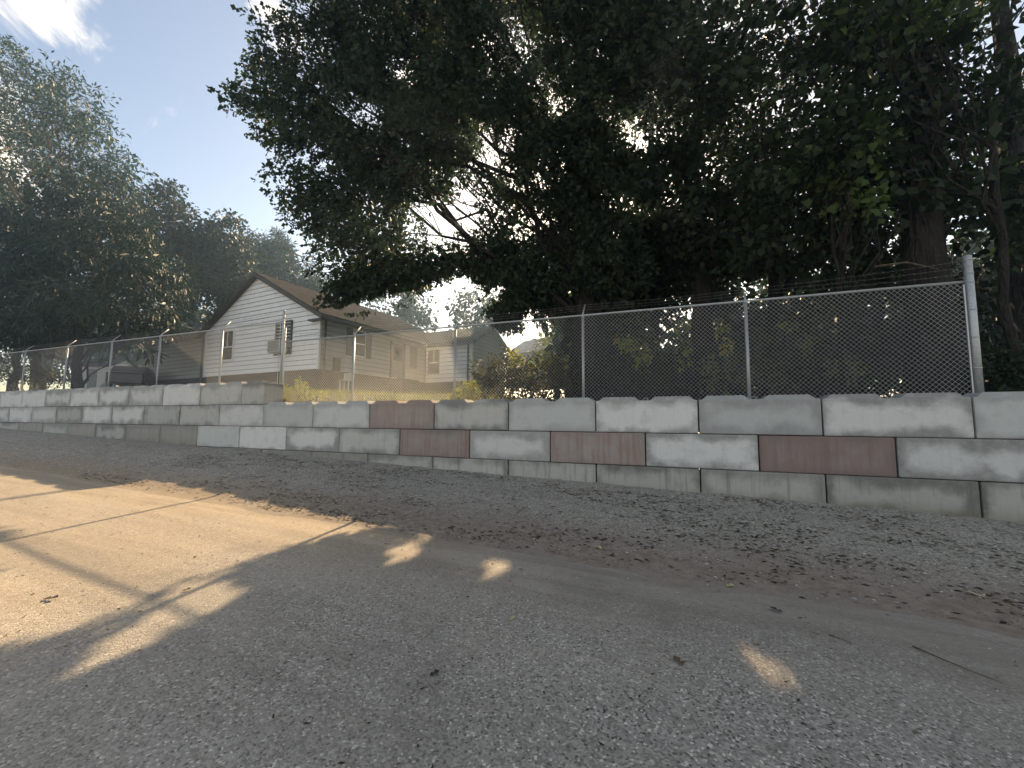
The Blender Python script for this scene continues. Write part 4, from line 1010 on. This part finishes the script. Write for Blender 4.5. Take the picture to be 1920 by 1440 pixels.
shrub('bush', 'dark green ground creeper beside the thick end post of the fence', [(1870, 690, 10.2, 36), (1910, 670, 10.4, 40), (1950, 690, 10.4, 50), (1890, 715, 9.8, 30)], 'leaf', 'wood', .10, 40, .28, 70)
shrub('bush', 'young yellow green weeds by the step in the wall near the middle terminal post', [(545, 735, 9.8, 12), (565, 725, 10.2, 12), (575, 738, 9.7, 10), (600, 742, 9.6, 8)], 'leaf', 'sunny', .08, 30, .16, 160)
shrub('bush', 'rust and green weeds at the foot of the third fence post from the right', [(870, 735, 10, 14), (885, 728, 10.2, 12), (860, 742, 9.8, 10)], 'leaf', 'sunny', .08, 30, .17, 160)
shrub('bush', 'brown green undergrowth behind the far left end of the fence', [(20, 690, 11, 26), (60, 700, 11, 24), (90, 705, 11, 20), (-30, 690, 11, 30), (120, 712, 11, 16)], 'leaf', 'weed', .12, 34, .3, 40)
# grass of the yard
n = 26000; gX = RNG.uniform(-34, -3.5, n); gY = 8.95+RNG.random(n)**2.0*5.5; gZ = yard_z(gX, gY)
Cg = np.stack([gX, gY, gZ], -1)
hb = .10+.16*RNG.random(n); an = RNG.random(n)*6.28; ln = RNG.normal(size=(n, 2))*.06; w = .012
V = np.stack([Cg+np.stack([np.cos(an)*w, np.sin(an)*w, an*0], -1), Cg-np.stack([np.cos(an)*w, np.sin(an)*w, an*0], -1), Cg+np.stack([ln[:, 0], ln[:, 1], hb], -1)], 1).reshape(-1, 3)
M['grass'] = leaf_mat('yellow green grass', [(.06, .085, .02), (.10, .115, .03), (.16, .15, .045)], .4)
o = link('grass', np_mesh('grass', V, np.arange(3*n), np.full(n, 3)), M['grass']); tag(o, 'yellow green grass of the yard showing through the fence', 'grass', kind='stuff')

# small things on the ground
def litter(n, x0, x1, y0, y1, smin, smax, name, label):
    X = RNG.uniform(x0, x1, n); Y = RNG.uniform(y0, y1, n); k = fbm(X*1.1+5, Y*2.4+8) > .045; k |= RNG.random(n) < .12; X, Y = X[k], Y[k]; n = len(X)
    Z = np.where(Y < 4.4, road_h(X, Y), verge_h(X, Y)); sz = smin+(smax-smin)*RNG.random(n)**2
    a = RNG.normal(size=n)*.7+ (RNG.random(n) < .5)*3.14; ca, sa = np.cos(a), np.sin(a)
    sh = np.array([(-.5, 0, .02), (-.1, .2, .10), (.5, .03, .05), (.1, -.2, .03)])*np.array([1, .8, 1])
    V = np.stack([sh[None, :, 0]*ca[:, None]-sh[None, :, 1]*sa[:, None], sh[None, :, 0]*sa[:, None]+sh[None, :, 1]*ca[:, None], sh[None, :, 2]*(.4+RNG.random((n, 4)))], -1)*sz[:, None, None]+np.stack([X, Y, Z+.004], -1)[:, None]
    o = link(name, np_mesh(name, V.reshape(-1, 3), np.arange(4*n), np.full(n, 4)), M['litter']); tag(o, label, 'litter', kind='stuff')
litter(30000, -12, 7.5, 4.7, 8.0, .012, .085, 'leaf_litter', 'dark wood chips and dead leaves strewn over the gravel strip')
litter(3200, -11, 5, 1.4, 5.2, .010, .045, 'road_litter', 'scattered crumbs of dead leaf on the road')
def stick(label, pts, r):
    W = [on_ground(*q) for q in pts]; W = [np.array([w_[0], w_[1], float(road_h(np.array(w_[0]), np.array(w_[1])))+r+.004+.012*(i % 2)]) for i, w_ in enumerate(W)]
    t = MB().tube([w_-W[0] for w_ in W], list(np.linspace(r, r*.4, len(W))), 6).build('twig', M['bark_pale'], None, tuple(W[0]), True)
    tag(t, label, 'twig')
stick('long thin fallen twig lying on the road at lower right', [(1712, 1218), (1760, 1243), (1815, 1262), (1880, 1292)], .006)
stick('short pale twig lying on the road above the long twig', [(1555, 1195), (1580, 1207), (1598, 1212)], .005)
def fallen_leaf(label, x, y, mat, s, rz):
    P = on_ground(x, y); Y = P[1]; z = float((road_h if Y < 4.5 else verge_h)(np.array(P[0]), np.array(P[1])))+.012
    sh = SHAPES['oak']; V = [(p[0]*s-.5*s, p[1]*s, .25*s*abs(p[1])+.12*s*(p[0]-.5)**2) for p in sh]
    me = bpy.data.meshes.new('fallen_leaf'); me.from_pydata(V, [], [tuple(range(len(V)))]); me.update()
    o = link('fallen_leaf', me, M[mat], None, (P[0], P[1], z)); o.rotation_euler = (.1, -.1, rz); tag(o, label, 'leaf')
M['dead'] = plain('dead brown leaf', (.10, .06, .035), .8, 0, .3, 30); M['palel'] = plain('pale yellow leaf', (.40, .36, .20), .7, 0, .2, 30); M['black'] = plain('blackened leaf', (.02, .018, .016), .8, 0, .3, 30)
for a in (('pale yellow fallen leaf on the road below the clay strip', 1370, 1101, 'palel', .09, .6), ('pale fallen leaf at the edge of the clay right of centre', 1125, 1035, 'palel', .10, 2.0),
          ('blackened fallen leaf on the asphalt at bottom left of centre', 815, 1268, 'black', .07, 1.0), ('blackened fallen leaf on the sunlit dust', 95, 1128, 'black', .12, .4),
          ('dark fallen leaf near the sunny spot, right of centre on the road', 1455, 1148, 'black', .11, 2.6), ('tan fallen leaf on the grey asphalt below the centre', 960, 1165, 'palel', .07, 1.7),
          ('brown fallen leaf on the asphalt below the sun spot at centre', 1272, 1245, 'dead', .10, 2.2), ('brown curled leaf lying at the edge of the sunlit dust', 350, 1112, 'dead', .07, 1.1),
          ('pale brown oak leaf on the clay strip at right', 1830, 1128, 'palel', .12, 2.4)): fallen_leaf(*a)
# fallen branches leaning in the wood behind the end post
for lab, pts, r in (('bare fallen branch leaning in the wood right of the thick end post', [(1865, 560, 10.4), (1885, 590, 10.3), (1912, 622, 10.2)], .035),
                    ('bare fallen branch lying behind the barbed wire at the foot of the thickest trunk', [(1640, 500, 10.3), (1700, 492, 10.3), (1760, 505, 10.3)], .03)):
    W = [at(*q) for q in pts]; b = MB().tube([w_-W[0] for w_ in W], list(np.linspace(r, r*.5, len(W))), 6).build('fallen_branch', M['bark_pale'], None, tuple(W[0]), True); tag(b, lab, 'branch')
# thin evening haze in the air: one closed box round everything
hb_ = MB().box(-95, 40, -20, 75, -5, 24).mesh('haze'); hm = bpy.data.materials.new('evening haze'); hm.use_nodes = True
hm.node_tree.nodes.clear(); ho = hm.node_tree.nodes.new('ShaderNodeOutputMaterial'); hv = hm.node_tree.nodes.new('ShaderNodeVolumePrincipled')
hv.inputs['Density'].default_value = .0017; hv.inputs['Color'].default_value = (.48, .74, 1, 1); hv.inputs['Anisotropy'].default_value = .66
hm.node_tree.links.new(hv.outputs[0], ho.inputs['Volume']); tag(link('haze', hb_, hm), 'thin pale haze in the air', 'haze', kind='stuff')
print('tris', sum(len(o.data.loops)-2*len(o.data.polygons) for o in COL.objects if o.type == 'MESH'))
